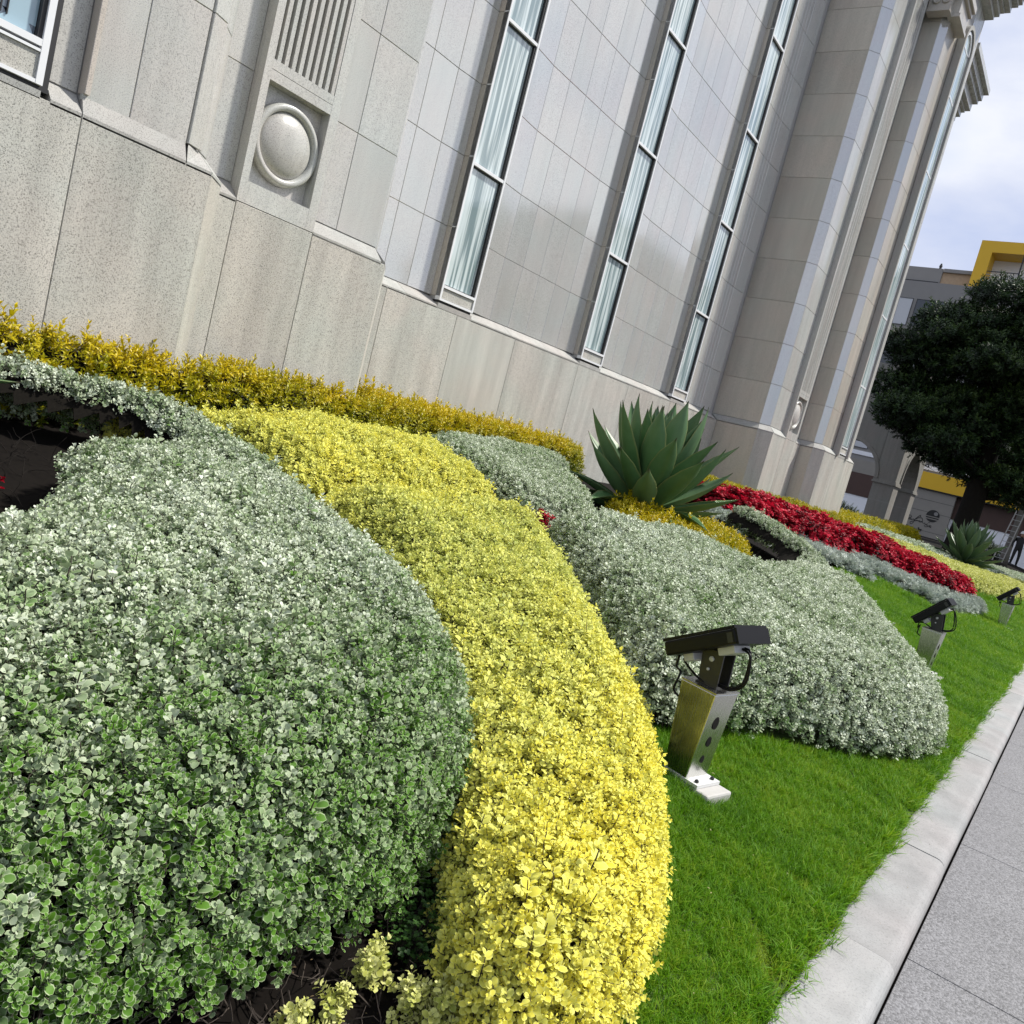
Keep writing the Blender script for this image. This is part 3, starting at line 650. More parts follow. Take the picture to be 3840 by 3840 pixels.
p = MB(); p.add([(.037,.052,2.776),(.64,.052,2.776),(.64,.052,2.829),(.502,.052,2.829),(.47,.052,2.859),(.302,.052,2.899),(.037,.052,2.799)], [(0,1,2,3,4,5,6)]); LX('leaded_pane', p, M_GDARK)
p = MB(); p.add([(.44,.049,2.778),(.64,.049,2.778),(.60,.049,2.84),(.50,.049,2.83)], [(0,1,2,3)]); LX('leaded_pane', p, M_GBLUE)
cm = MB()
for a in (.301,.346,.396,.471,.501): cm.box(a-.003, a+.003, .040, .052, 2.82, 9)
LX('lead_came', cm, M_SHADE_CAME)
# right wing front with arched window
clad('stone_panel', UP[12], (18.50, yl1), [.45], CRS, M_BEIGE); sill(PL[12], (18.50,4.95), UP[12], (18.50,yl1))
clad('stone_panel', (19.22, yl1), (20.0, yl1), None, CRS, M_FLAT); sill((19.22,4.95),(20.08,4.95),(19.22,yl1),(20.0,yl1))
clad('return_panel', (20.0, yl1), (20.0, 9), [1.3, 2.6], CRS, M_FLAT)
aw = window(18.53, 4.95, .66, 2.5, 11.35, depth=0, rec=.038, label='tall arched window in the projecting wing')
def AX(name, b, m, sm=False): return bl(name, b.mesh(name, sm, [m]), (18.53, 4.95, 0), 0, aw)
def arch_band(r0, r1, y0, y1, zc, n=20, cx=.33):
    b = MB(); rings = []
    for k in range(n+1):
        a = math.pi*k/n; c_, s_ = math.cos(a), math.sin(a); rings.append([(cx-r0*c_, y0, zc+r0*s_), (cx-r1*c_, y0, zc+r1*s_), (cx-r1*c_, y1, zc+r1*s_), (cx-r0*c_, y1, zc+r0*s_)])
    return b.loft(rings)
AX('arch_frame', arch_band(.275, .33, -.02, .07, 11.35), M_ALU); AX('arch_moulding', arch_band(.36, .44, -.05, .10, 11.35), M_SILL)
g = MB(); g.add([(.33-.272*math.cos(math.pi*k/16), .01, 11.35+.272*math.sin(math.pi*k/16)) for k in range(17)], [tuple(range(17))]); AX('arch_pane', g, M_GLASS)
AX('jamb_moulding', MB().box(-.11,-.03,-.05,.10,ZL+.02,11.35).box(.69,.77,-.05,.10,ZL+.02,11.35), M_SILL)
# capital band and cornices
cap = MB()
for z, e_ in ((11.25,.03),(11.32,.0),(11.62,.05),(11.70,.10)):
    h = {11.25:.07,11.32:.30,11.62:.08,11.70:.12}[z]; cap.box(17.18-e_, 17.40, 5.05-e_, 5.45, z, z+h-.002); cap.box(17.40, 18.20, 4.90-e_, 5.10, z+.001, z+h-.003)
bl('capital', cap.mesh('capital', False, [M_BEIGE]))
for yy in (5.14, 5.31):
    c = Matrix.Translation((17.18, yy, 11.47)) @ Matrix.Rotation(R(-90), 4, 'Y'); bl('rosette', MB().lathe([(.075,0),(.075,.02),(.05,.03),(.045,.015),(.01,.03)], 20, c).mesh('rosette', True, [M_BEIGE]))
def cornice(x0, x1, yw, z, steps, ym=12):
    b = MB(); zz = z
    for dz, pr in steps: b.box(x0-pr, x1+pr, yw-pr, ym, zz+.001, zz+dz); zz += dz
    bl('cornice', b.mesh('cornice', False, [M_FLAT]))
ST = [(.10,.06),(.10,.14),(.06,.20),(.16,.30),(.08,.40),(.14,.46),(.10,.56)]
cornice(17.5, 20.0, 4.95, 12.60, ST)
bl('far_bay', MB().box(21.6, 22.5, 6.0, 12, .5, 12.2).mesh('far_bay', False, [M_FLAT])); cornice(21.7, 22.9, 5.84, 11.70, [(a*1.35, b) for a, b in ST], 11.9)
bl('link_wall', MB().box(20.01, 21.6, 7.2, 11.9, .5, 11.9).mesh('link_wall', False, [M_FLAT]))

# ================================================================== planting beds
def th(X, Y): return 1-.75*np.exp(-((Y-3.45-.03*X)/.15)**2)
bed('silver_shrub_bed', 'large silver green mounded shrub bed in the left foreground', 'shrub bed',
    [(-1.3,1.15),(.5,1.14),(1.0,1.15),(1.52,1.13),(2.00,1.28),(2.36,1.58),(2.60,1.95),(2.79,2.4),(2.93,2.95),(3.03,3.5),(2.98,4.05),(2.75,4.38),(2.0,4.60),(1.2,4.66),(-.9,4.68),(-.9,4.40),(1.2,4.38),(1.8,4.32),(2.3,4.20),(2.5,4.05),(2.3,3.9),(1.95,3.84),(1.72,3.68),(1.58,3.4),(1.46,3.15),(1.32,2.96),(1.12,2.80),(.9,2.70),(-1.3,2.7)],
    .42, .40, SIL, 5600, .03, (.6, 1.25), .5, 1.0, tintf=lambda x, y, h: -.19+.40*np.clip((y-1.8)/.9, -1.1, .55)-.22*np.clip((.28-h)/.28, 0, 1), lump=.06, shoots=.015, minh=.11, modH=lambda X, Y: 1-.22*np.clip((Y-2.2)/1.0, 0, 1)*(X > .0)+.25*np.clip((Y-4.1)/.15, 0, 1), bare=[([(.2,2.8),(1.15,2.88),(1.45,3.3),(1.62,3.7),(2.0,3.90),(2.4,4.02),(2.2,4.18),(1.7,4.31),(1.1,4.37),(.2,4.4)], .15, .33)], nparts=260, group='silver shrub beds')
bed('yellow_shrub_bed', 'bright lemon yellow shrub bed winding between the silver mounds', 'shrub bed',
    [(1.50,.66),(1.72,.58),(2.12,.66),(2.55,.83),(2.97,1.10),(3.4,1.40),(3.75,1.85),(4.4,2.5),(5.0,3.25),(5.25,4.0),(5.1,4.85),(4.2,4.85),(3.2,4.6),(2.2,4.42),(2.5,4.38),(3.0,4.15),(3.06,3.5),(2.92,2.95),(2.68,2.4),(2.45,1.95),(2.20,1.58),(1.95,1.30),(1.74,1.12),(1.60,.98),(1.46,.84)],
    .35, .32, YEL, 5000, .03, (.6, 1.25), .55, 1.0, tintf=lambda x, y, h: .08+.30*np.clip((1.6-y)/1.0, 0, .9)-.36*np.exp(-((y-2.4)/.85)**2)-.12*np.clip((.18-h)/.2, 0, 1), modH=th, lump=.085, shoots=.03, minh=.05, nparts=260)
bed('silver_shrub_bed', 'rounded silver shrub mound on the lawn behind the nearest floodlight', 'shrub bed',
    [(3.5,1.5),(4.0,1.32),(4.5,1.14),(5.0,.86),(5.4,.64),(6.0,.48),(6.5,.48),(6.95,.66),(7.6,.95),(8.5,1.32),(9.4,1.8),(10.3,2.3),(11.0,2.85),(11.5,3.5),(11.4,4.2),(10.9,4.25),(10.75,3.6),(10.2,3.05),(9.4,2.88),(8.6,2.92),(7.5,2.98),(6.6,3.15),(5.7,3.35),(5.08,3.28),(4.5,2.5),(3.85,1.85)],
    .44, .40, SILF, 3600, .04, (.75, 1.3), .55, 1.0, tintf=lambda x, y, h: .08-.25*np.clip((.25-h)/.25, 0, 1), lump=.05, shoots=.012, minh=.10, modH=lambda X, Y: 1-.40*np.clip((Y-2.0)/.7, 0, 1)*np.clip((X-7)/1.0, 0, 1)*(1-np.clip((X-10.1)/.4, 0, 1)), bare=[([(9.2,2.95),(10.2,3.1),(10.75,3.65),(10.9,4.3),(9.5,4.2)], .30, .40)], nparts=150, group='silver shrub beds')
bed('silver_shrub_bed', 'smaller silver shrub patch between the yellow bed and the golden hedge', 'shrub bed',
    [(5.3,4.85),(5.42,4.1),(5.3,3.7),(6.2,3.6),(6.9,3.85),(7.3,4.4),(7.9,5.1),(9.0,5.5),(8.6,5.75),(7.2,5.6),(6.0,5.4)],
    .34, .32, SILF, 3200, .04, (.75, 1.3), .55, 1.0, tintf=lambda x, y, h: .0*x, lump=.03, nparts=60, group='silver shrub beds')
HB = [(9.95,6.42),(5.32,6.42),(5.32,5.62),(5.0,5.34),(3.25,5.34),(3.22,4.90),(-3.5,4.88),(-3.5,4.66),(1.2,4.66),(2.4,4.66),(3.2,4.80),(4.0,4.98),(5.0,5.2),(6,5.5),(8,5.75),(9.9,5.85)]
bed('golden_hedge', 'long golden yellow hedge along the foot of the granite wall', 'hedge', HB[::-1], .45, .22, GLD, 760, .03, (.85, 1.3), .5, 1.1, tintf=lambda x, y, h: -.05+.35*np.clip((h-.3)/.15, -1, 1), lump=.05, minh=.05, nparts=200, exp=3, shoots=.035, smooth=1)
bed('golden_hedge', 'low golden hedge behind the red flowers at the projecting wing', 'hedge',
    [(12.3,6.2),(12.6,5.5),(14,5.1),(15.6,4.85),(17,4.55),(18.6,4.45),(20.0,4.4),(20.4,4.7),(20.0,4.88),(17.5,4.88),(17.2,5.3),(15.5,5.36),(15.2,6.3)], .40, .25, GLD, 520, .07, (1.0, 1.4), .6, .9, lump=.06, nparts=5, exp=3, smooth=1)
bed('golden_hedge', 'far golden hedge strip between the wing and the stone arches', 'hedge',
    [(20.6,5.2),(22,4.7),(26,4.6),(32,4.9),(32,5.6),(26,5.5),(21,5.8)], .35, .3, GLD, 160, .12, (1.6, 2.2), .6, .9, lump=.05, nparts=5, smooth=1)
bed('golden_shrub', 'golden leaved shrub growing at the foot of the big agave', 'shrub',
    [(6.9,3.35),(7.6,3.15),(8.4,3.08),(9.2,3.05),(9.5,3.35),(9.2,3.9),(8.4,4.2),(7.3,4.1)], .24, .25, GLD, 900, .05, (.9, 1.4), .6, .9, tintf=lambda x, y, h: .15+0*x, lump=.05, nparts=80, shoots=.03)
bed('red_flower_bed', 'deep red flower bed between dusty silver edging and golden hedge', 'flower bed',
    [(11.6,4.6),(12.6,4.2),(13.6,3.75),(14.5,3.32),(15.0,3.3),(15.3,3.75),(15.9,3.2),(16.3,2.6),(16.9,2.1),(17.8,1.75),(18.8,1.7),(19.2,1.95),(19.0,2.6),(18.6,3.3),(18.3,4.0),(17.5,4.4),(15.5,4.75),(13.5,5.2),(12,5.3)],
    .32, .2, RED, 230, .06, (1.0, 1.6), .75, .6, lump=.09, nparts=60)
bed('dusty_silver_edging', 'low dusty silver foliage edging in front of the red flowers', 'shrub bed',
    [(11.0,4.4),(12.2,3.85),(13.2,3.3),(13.6,2.75),(14.0,2.6),(14.2,2.85),(14.5,3.2),(14.75,2.7),(14.75,2.0),(14.9,1.72),(15.6,1.5),(17.0,1.34),(18.2,1.35),(18.9,1.6),(17.8,1.85),(16.95,2.2),(16.35,2.7),(15.9,3.3),(15.3,3.85),(14.9,3.45),(13.6,3.9),(12.6,4.3),(11.5,4.8)],
    .13, .12, DUS, 150, .05, (.9, 1.3), .75, .5, lump=.02, minh=.02, nparts=40, core=False)
bed('yellow_shrub_bed', 'distant lime yellow shrub strip beyond the red flowers', 'shrub bed',
    [(18.9,4.5),(19.2,3.6),(20,2.75),(21.5,1.95),(23.5,1.5),(27,1.25),(31,1.1),(32,1.6),(27,2.35),(23,3.25),(20.5,4.5)], .32, .4, LIM, 420, .1, (1.8, 2.4), .6, .7, lump=.04, nparts=5)
bed('silver_shrub_bed', 'distant pale silver shrub strip in front of the far agave', 'shrub bed',
    [(20.6,4.75),(23.1,3.4),(27.1,2.5),(32.2,1.75),(40,1.3),(41,2.0),(33,3.1),(27,3.9),(22,5.1)], .30, .4, SILF, 260, .12, (2.0, 2.8), .6, .7, lump=.04, nparts=5, group='silver shrub beds', tintf=lambda x, y, h: .1+0*x)
# sparse yellow clumps on the bare soil at the bottom edge
for k, (x, y, h, lab) in enumerate(((1.29,1.02,.10,'small pale yellow sprig clump on bare soil under the silver shrub'),(1.44,.93,.13,'leggy yellow clump beside the yellow bed on bare soil'),(1.19,1.04,.09,'tiny yellow clump at the bottom edge on dark soil'),(1.42,1.05,.12,'yellow clump between the clover and the yellow bed'),(1.47,.86,.15,'pale yellow bushy clump where the yellow bed thins out'))):
    bed('yellow_clump', lab, 'shrub', [(x-.045,y-.025),(x+.04,y-.03),(x+.045,y+.025),(x-.035,y+.03)], h, .05, LIM, 2600, .015, (.55, .85), .7, .9, lump=.02, minh=.02, nparts=20, core=False, tintf=lambda x, y, h: .25+0*x, smooth=1)
# a few red blossoms in the trough and in the hollow at the left
for x, y, lab in ((3.55,3.55,'few red blossoms poking out of the yellow bed'),(4.45,3.62,'lone red blossom tuft at the crest of the yellow bed'),(5.45,3.5,'red blossom between yellow and silver beds'),(1.42,3.62,'red flowers in the dark hollow at the left edge')):
    bed('red_flowers', lab, 'flowers', [(x-.06,y-.05),(x+.06,y-.05),(x+.06,y+.05),(x-.06,y+.05)], .25 if x > 2 else .22, .05, RED, 420, .02, (.4, .6), .8, .5, lump=.01, minh=.02, nparts=4, core=False, smooth=1)
# clover
CLV = [clover(i) for i in range(3)]
bed('clover_patch', 'green clover patch in the gap under the silver shrub', 'ground cover', [(1.50,1.04),(1.64,.98),(1.76,1.08),(1.74,1.24),(1.58,1.16)], .05, .06, CLV, 1500, .02, (.8,1.2), .9, .3, lump=.02, minh=.0, nparts=3, core=False, smooth=1)

# dry twigs on the bare soil and under the mounds
def twigs(label, area, n, hmax, seed, m=None):
    rnd = random.Random(seed); b = MB()
    for _ in range(n):
        x, y = rnd.uniform(area[0], area[1]), rnd.uniform(area[2], area[3]); p = Vector((x, y, gzf(y))); pts = [p.copy()]
        d = Vector((rnd.uniform(-1,1), rnd.uniform(-1,1), rnd.uniform(.2,1.4))).normalized()
        for k in range(4):
            d = (d+Vector((rnd.uniform(-.5,.5), rnd.uniform(-.5,.5), rnd.uniform(-.5,.3)))).normalized(); p = p+d*rnd.uniform(.2,.5)*hmax; pts.append(p.copy())
        b.tube(pts, [.0022,.0019,.0015,.0011,.0007], 4)
    return tag(b.build('dry_twigs', m or M_TWIG), label, 'twigs', kind='stuff')
twigs('tangle of dry twigs on the bare soil at the bottom', (.85,1.75,.7,1.25), 320, .07, 3)
twigs('tangle of bare branches in the dark hollow at the left', (.7,2.2,3.2,4.3), 220, .13, 4, M_BARK)
twigs('dry twigs under the front of the silver mound', (4.6,6.3,.55,1.0), 60, .05, 5)
twigs('bare branches in the dark hollow behind the silver mound', (9.2,10.7,3.1,4.1), 110, .16, 6, M_BARK)

# ------------------------------------------------------------------ lawn
TUF = [grass_tuft(26, .046, .030, i, .0026) for i in range(4)]
lawn = empty('lawn', 'bright green mown lawn strip along the concrete kerb', 'lawn', (5, 1, gzf(1)))
lawn['kind'] = 'stuff'
def lawn_top(x): return np.interp(x, [1.6,2.2,3.5,5,9,11,14,15,19,22,60], [.9,.9,1.5,1.5,1.9,2.7,3.2,3.2,2.6,2.4,2.4])
def lawn_pts(x0, x1, y0, y1, dens):
    n = int((x1-x0)*(y1-y0)*dens); x = rng.uniform(x0, x1, n); y = rng.uniform(y0, y1, n); ok = np.ones(n, bool)
    for P in BEDS: 
        if P[:,0].max() < x0 or P[:,0].min() > x1: continue
        ok &= poly_sd(P, x, y) < .02
    ok &= ~((np.abs(x-3.5) < .10) & (np.abs(y-1.11) < .15))
    ok &= ~((x < 1.80) & (y > .60)); ok &= y < lawn_top(x); return x[ok], y[ok]
gx, gy, gs = [], [], []
for x0, x1, y1, dn, s in ((.9,4.2,1.7,2300,1.0),(4.2,8,2.2,1500,1.15),(8,14,3.4,700,1.5),(14,21,4.2,330,2.1),(21,45,5.5,60,3.4)):
    a, b = lawn_pts(x0, x1, .395, y1, dn); gx.append(a); gy.append(b); gs.append(np.full(len(a), s))
gx, gy, gs = map(np.concatenate, (gx, gy, gs)); n = len(gx)
P3 = np.stack([gx, gy, gz(gy)], 1); sc = gs*rng.uniform(.75, 1.25, n)*(1+.25*lumps(gx, gy, 7, 1)); sc = np.maximum(sc, .4)
edge = gy < .43; sc[edge] *= rng.uniform(1.0, 1.55, edge.sum())
nr = np.tile(np.array([0,-.15,1.]), (n,1))+rng.normal(0,.18,(n,3)); nr[edge,1] -= .35
tint = .26*lumps(gx, gy, 4, 2)+.20*lumps(gx, gy, 11, 0)+.12*lumps(gx, gy, 26, 1)
dry = (np.hypot((gx-2.72-(gy-.5)*1.2)/.07, (gy-.50)/.12) < 1) | (np.hypot((gx-3.3)/.06, (gy-.55)/.05) < 1); tint[dry] += rng.uniform(.3,.9,dry.sum()); sc[dry] *= .6
o0 = np.argsort(gx)[:4]
src = []
for q, i in enumerate(o0):
    o = link('tuft', TUF[q], lawn); o.location = Vector(P3[i])-lawn.location; o['kind'] = 'stuff'; src.append(o)
m = np.ones(n, bool); m[o0] = False
scatter('grass', lawn, P3[m]-np.array(lawn.location), eulers(nr[m], rng.uniform(0,6.28,m.sum()), None), sc[m], tint[m], scatter_tree(src, 'lawn'), 4)
mb = MB(); ysl = np.linspace(.387, 5.4, 30); xsl = np.linspace(-2, 58, 61)
mb.v = [(x, y, gzf(y)+.002) for y in ysl for x in xsl]; nx = len(xsl); mb.f = [(j*nx+i, j*nx+i+1, (j+1)*nx+i+1, (j+1)*nx+i) for j in range(len(ysl)-1) for i in range(nx-1)]
mb.f = [f for f in mb.f if mb.v[f[0]][0] > 1.55 and mb.v[f[0]][1] < float(lawn_top(mb.v[f[0]][0]))+.1]; mb.m = [0]*len(mb.f)
mb.build('turf', plain('turf_thatch', (.045, .085, .008), .9, noise=.4, scale=60)).parent = lawn
bpy.data.objects['turf'].location = -lawn.location; bpy.data.objects['turf']['kind'] = 'stuff'
# long stray blades along the kerb
b = MB(); rnd = random.Random(9)
for _ in range(150):
    x = 1.9+rnd.random()**1.6*9; y = rnd.uniform(.385,.42); l = rnd.uniform(.05,.12); a = rnd.uniform(-2.6,-.5); d = Vector((math.cos(a), math.sin(a), 0)); p = Vector((x,y,0)); s = Vector((-d.y,d.x,0))*.0016
    k = [p, p+d*l*.35+Vector((0,0,l*.45)), p+d*l*.75+Vector((0,0,l*.5)), p+d*l*1.1+Vector((0,0,l*.25))]
    b.add([k[0]-s,k[0]+s,k[1]-s,k[1]+s,k[2]-s*.7,k[2]+s*.7,k[3]], [(0,1,3,2),(2,3,5,4),(4,5,6)])
b.build('stray_blades', LM_GRASS, lawn).location = -lawn.location; bpy.data.objects['stray_blades']['kind'] = 'stuff'

# ================================================================== agaves
def agave_mat(name, c0, c1, edge):
    m, t, bs, N, L = mat(name)
    rm = N('ShaderNodeAttribute'); rm.attribute_name = 'rim'; oi = N('ShaderNodeObjectInfo'); g = N('ShaderNodeNewGeometry')
    n = N('ShaderNodeTexNoise'); n.inputs['Scale'].default_value = 9; n.inputs['Detail'].default_value = 5; L(g.outputs['Position'], n.inputs[0])
    ad = N('ShaderNodeMath'); ad.operation = 'MULTIPLY_ADD'; ad.inputs[1].default_value = .5; L(oi.outputs['Random'], ad.inputs[0]); mlt = N('ShaderNodeMath'); mlt.operation = 'MULTIPLY'; mlt.inputs[1].default_value = .6; L(n.outputs[0], mlt.inputs[0]); L(mlt.outputs[0], ad.inputs[2])
    r = N('ShaderNodeMix'); r.data_type = 'RGBA'; L(ad.outputs[0], r.inputs[0]); r.inputs[6].default_value = (*c0,1); r.inputs[7].default_value = (*c1,1)
    q = N('ShaderNodeMapRange'); q.inputs[1].default_value = .9; q.inputs[2].default_value = 1; L(rm.outputs['Fac'], q.inputs[0])
    x = N('ShaderNodeMix'); x.data_type = 'RGBA'; L(q.outputs[0], x.inputs[0]); L(r.outputs[2], x.inputs[6]); x.inputs[7].default_value = (*edge,1)
    sp = N('ShaderNodeAttribute'); sp.attribute_name = 'tip'; y = N('ShaderNodeMix'); y.data_type = 'RGBA'; L(sp.outputs['Fac'], y.inputs[0]); L(x.outputs[2], y.inputs[6]); y.inputs[7].default_value = (.03,.018,.012,1)
    L(y.outputs[2], bs.inputs['Base Color']); bs.inputs['Roughness'].default_value = .42; bs.inputs['Specular IOR Level'].default_value = .4; return m
M_AGAVE = agave_mat('agave_leaf', (.042,.110,.032), (.105,.185,.085), (.16,.19,.07)); M_AGAVE2 = agave_mat('far_agave_leaf', (.05,.10,.045), (.085,.14,.07), (.14,.18,.09))
M_AGOLD = agave_mat('old_agave_leaf', (.16,.15,.06), (.30,.22,.10), (.3,.25,.12))
def agave_leaf(L_, W, bend, m, curl=.0, chan=.32):
    n = 16; k = 7; v = []; rim = []; tip = []; f = []
    pr = lambda t: np.interp(t, [0,.12,.35,.55,.75,.9,.965,1], [.62,.62,.93,1,.72,.28,.07,.008])
    for i in range(n+1):
        t = i/n; a = bend*t*t; y = L_*(t-.12*abs(bend)*t**3); z = L_*bend*.5*t*t*t; w = W/2*pr(t); th_ = .16*W*(1-t)**.8*pr(t)+.002
        for j in range(k):
            u = j/(k-1)*2-1; v.append((u*w*math.cos(chan*abs(u)), y, z+w*chan*1.6*u*u+curl*w*u)); rim.append(abs(u)); tip.append(1.0 if t > .955 else 0)
        for j in range(k):
            u = j/(k-1)*2-1; v.append((u*w*.985*math.cos(chan*abs(u)), y, z+w*chan*1.6*u*u+curl*w*u-th_*(1-u*u)-.0015)); rim.append(abs(u)); tip.append(1.0 if t > .955 else 0)
    r_ = 2*k
    for i in range(n):
        for j in range(k-1):
            f += [(i*r_+j, i*r_+j+1, (i+1)*r_+j+1, (i+1)*r_+j), (i*r_+k+j+1, i*r_+k+j, (i+1)*r_+k+j, (i+1)*r_+k+j+1)]
        f += [(i*r_+k, i*r_, (i+1)*r_, (i+1)*r_+k), (i*r_+k-1, i*r_+2*k-1, (i+1)*r_+2*k-1, (i+1)*r_+k-1)]
    me = bpy.data.meshes.new('leaf'); me.from_pydata(v, [], f); me.materials.append(m); me.polygons.foreach_set('use_smooth', [True]*len(f))
    for nm, val in (('rim', rim), ('tip', tip)): a = me.attributes.new(nm, 'FLOAT', 'POINT'); a.data.foreach_set('value', [float(q) for q in val])
    me.update(); return me
def agave(label, loc, size, m, n=54, seed=1, lean=(0,0)):
    rnd = random.Random(seed); root = empty('agave', label, 'agave', loc, group='agaves')
    ms = [agave_leaf(1, .225+.03*rnd.random(), b_, m, rnd.uniform(-.15,.15)) for b_ in (.10,.25,.42,-.15,-.45,.18,.33,-.05)]; old = agave_leaf(1, .2, -1.0, M_AGOLD, .2)
    for i in range(n):
        t = i/(n-1); el = 86-92*t**1.12+rnd.uniform(-5,5); az = i*2.39996+rnd.uniform(-.12,.12)
        l = size*(.80+.22*math.sin(math.pi*min(t*1.15,1)))*rnd.uniform(.9,1.08)
        if t > .93: me = old if rnd.random() < .35 else ms[4]; l *= .8
        elif t > .75: me = rnd.choice((ms[0],ms[3],ms[7],ms[4],ms[1]))
        else: me = rnd.choice(ms[:3]+ms[5:7])
        o = link('leaf', me, root)
        z = .30*size*(1-t)+.02; M = Matrix.Translation((.02*math.cos(az), .02*math.sin(az), z)) @ rotm(az-math.pi/2, R(el)) @ Matrix.Translation((0, .05*size, 0)) @ Matrix.Rotation(rnd.uniform(-.25,.25), 4, 'Y')
        o.matrix_local = M @ Matrix.Diagonal((l*rnd.uniform(.9,1.1), l, l, 1))
    MB().lathe([(.10*size,0),(.12*size,.1*size),(.09*size,.3*size),(.03*size,.42*size)], 12).build('stem', M_BARK, root, True)
    return root
agave('large dark green agave rosette in the middle of the beds', (8.2, 4.05, gzf(4.05)+.02), 1.14, M_AGAVE, 64, 5)
agave('smaller far agave in front of the dark tree trunk', (26.3, 2.85, gzf(2.85)+.2), 1.12, M_AGAVE2, 60, 8)
lf = empty('agave', 'agave at the left edge with only a brown tipped leaf showing', 'agave', (.72, 3.62, gzf(3.62)), group='agaves')
lm = agave_leaf(1, .2, .1, M_AGAVE)
for k in range(14):
    o = link('leaf', lm, lf); az = k*2.4; o.matrix_local = Matrix.Translation((0,0,.12)) @ rotm(az, R(20+4*k)) @ Matrix.Scale(.42, 4)
o = link('leaf', lm, lf); o.matrix_local = Matrix.Translation((0,0,.44)) @ rotm(R(-84), R(2)) @ Matrix.Scale(.86, 4); o['label'] = 'brown tipped leaf'

# ================================================================== floodlights
def floodlight(label, loc, tilt, rz):
    root = empty('garden_floodlight', label, 'floodlight', loc, rz, 'floodlights along the lawn'); root.scale = (.86,)*3
    # local frame: -x faces the camera side, +y towards the building
    H_ = .50; t0, t1, d0, d1 = .072, .108, .095, .105
    b = MB(); rg = []
    for z, hw, hd in ((.03, t0, d0), (H_, t1, d1)): rg.append([(-hd,-hw,z),(hd,-hw,z),(hd,hw,z),(-hd,hw,z)])
    b.loft(rg); post = b.build('post', M_STEEL, root); bevel(post, .006, 2)
    MB().box(-d1-.002,d1+.002,-t1-.002,t1+.002,H_+.0005,H_+.008).build('post_cap', M_STEEL, root)
    for z, r_ in ((.34,.026),(.235,.021),(.135,.016)):
        hw = t0+(t1-t0)*(z-.03)/(H_-.03)
        c = Matrix.Translation((-.01, -hw-.0006, z)) @ Matrix.Rotation(R(90), 4, 'X') @ Matrix.Diagonal((1, 1.35, 1, 1))
        MB().lathe([(r_, -.012),(r_,.0015),(r_*.98,.002)], 24, c).build('hole', M_DARK, root)  # black disc on the face, painted as the shade inside the hole
    MB().box(-.100,.105,-.150,.075,.016,.034).build('base_plate', M_WHITE, root)
    for x, y in ((-.07,-.122),(.07,-.122)): MB().lathe([(.011,.034),(.011,.044),(.006,.05),(.002,.05)], 6, Matrix.Translation((x,y,0))).build('bolt', M_BLACKM, root)
    f = MB().box(-.105,.12,-.225,.08,-.12,.014).build('footing', M_CONC, root); bevel(f, .012, 2)
    # head
    piv = Matrix.Translation((0, .0, H_+.15)) @ Matrix.Rotation(-tilt, 4, 'X')
    HX = lambda nm, b_, m, bv=0: bevel(b_.xf(piv).build(nm, m, root), bv) if bv else b_.xf(piv).build(nm, m, root)
    hs = HX('housing', MB().box(-.15,.15,-.215,.215,.045,.120), M_BLACK, .010)
    c = MB().box(-.152,.152,-.226,-.2155,.043,.122).xf(piv).build('end_cap', M_BLACK, hs)
    MB().box(-.1512,-.1505,-.195,-.165,.055,.105).xf(piv).build('hinge_plate', M_BLACKM, hs)
    b = MB().box(-.128,.128,-.19,.19,.1205,.124); b.xf(piv).build('lens', pane_glass('lens_glass_'+str(len(bpy.data.materials)), (.20,.20,.19)), hs)
    for k in range(13): MB().box(-.12,.12,-.176+.029*k-.002,-.176+.029*k+.010,.1245,.1325).xf(piv).build('louvre', M_LOUVRE, hs)
    b = MB(); b.box(-.152,.152,-.217,-.205,.1205,.137); b.box(-.152,.152,.205,.217,.1205,.137); b.box(-.152,-.142,-.2045,.2045,.1206,.136); b.box(.142,.152,-.2045,.2045,.1206,.136); b.xf(piv).build('bezel', M_BLACK, hs)
    HX('driver_box', MB().box(-.10,.05,-.165,-.068,.006,.0445), M_GREYBOX, .004); HX('driver_box', MB().box(-.10,.05,.078,.140,.006,.0445), M_GREYBOX, .004)
    # bracket: two cheek plates with bolts, on a foot
    for s in (-1, 1):
        b = MB(); pr = [(-.050,-.17),(.050,-.17),(.062,-.06),(.062,.044),(-.066,.044),(-.060,-.04)]
        xx = s*.052; b.add([(xx-.005,y,z) for y,z in pr]+[(xx+.005,y,z) for y,z in pr], [tuple(range(6)),tuple(range(6,12))[::-1]]+[(i,i+6,(i+1)%6+6,(i+1)%6) for i in range(6)])
        b.xf(Matrix.Translation((0,0,H_+.15)) @ Matrix.Rotation(-tilt*.25, 4, 'X')); b.build('bracket', M_BLACKM, root)
        for y, z, r_ in ((0,0,.014),(.012,-.055,.008)):
            c = Matrix.Translation((0,0,H_+.15)) @ Matrix.Rotation(-tilt*.25, 4, 'X') @ Matrix.Translation((s*.057,y,z)) @ Matrix.Rotation(R(90)*s, 4, 'Y')
            MB().lathe([(r_,0),(r_,.006),(r_*.6,.009),(.001,.009)], 12, c).build('bolt', M_GREYBOX, root)
    MB().box(-.06,.06,-.055,.055,H_+.0085,H_+.016).build('bracket_foot', M_BLACKM, root)
    def cable(pts):
        P = [Vector(p) for p in pts]; out = []
        for i in range(len(P)-1):
            p0, p1, p2, p3 = P[max(i-1,0)], P[i], P[i+1], P[min(i+2,len(P)-1)]
            for k in range(7):
                t = k/7; out.append(.5*((2*p1)+(p2-p0)*t+(2*p0-5*p1+4*p2-p3)*t*t+(3*p1-p0-3*p2+p3)*t**3))
        MB().tube(out+[P[-1]], .0062, 8).build('cable', M_BLACK, root, True)
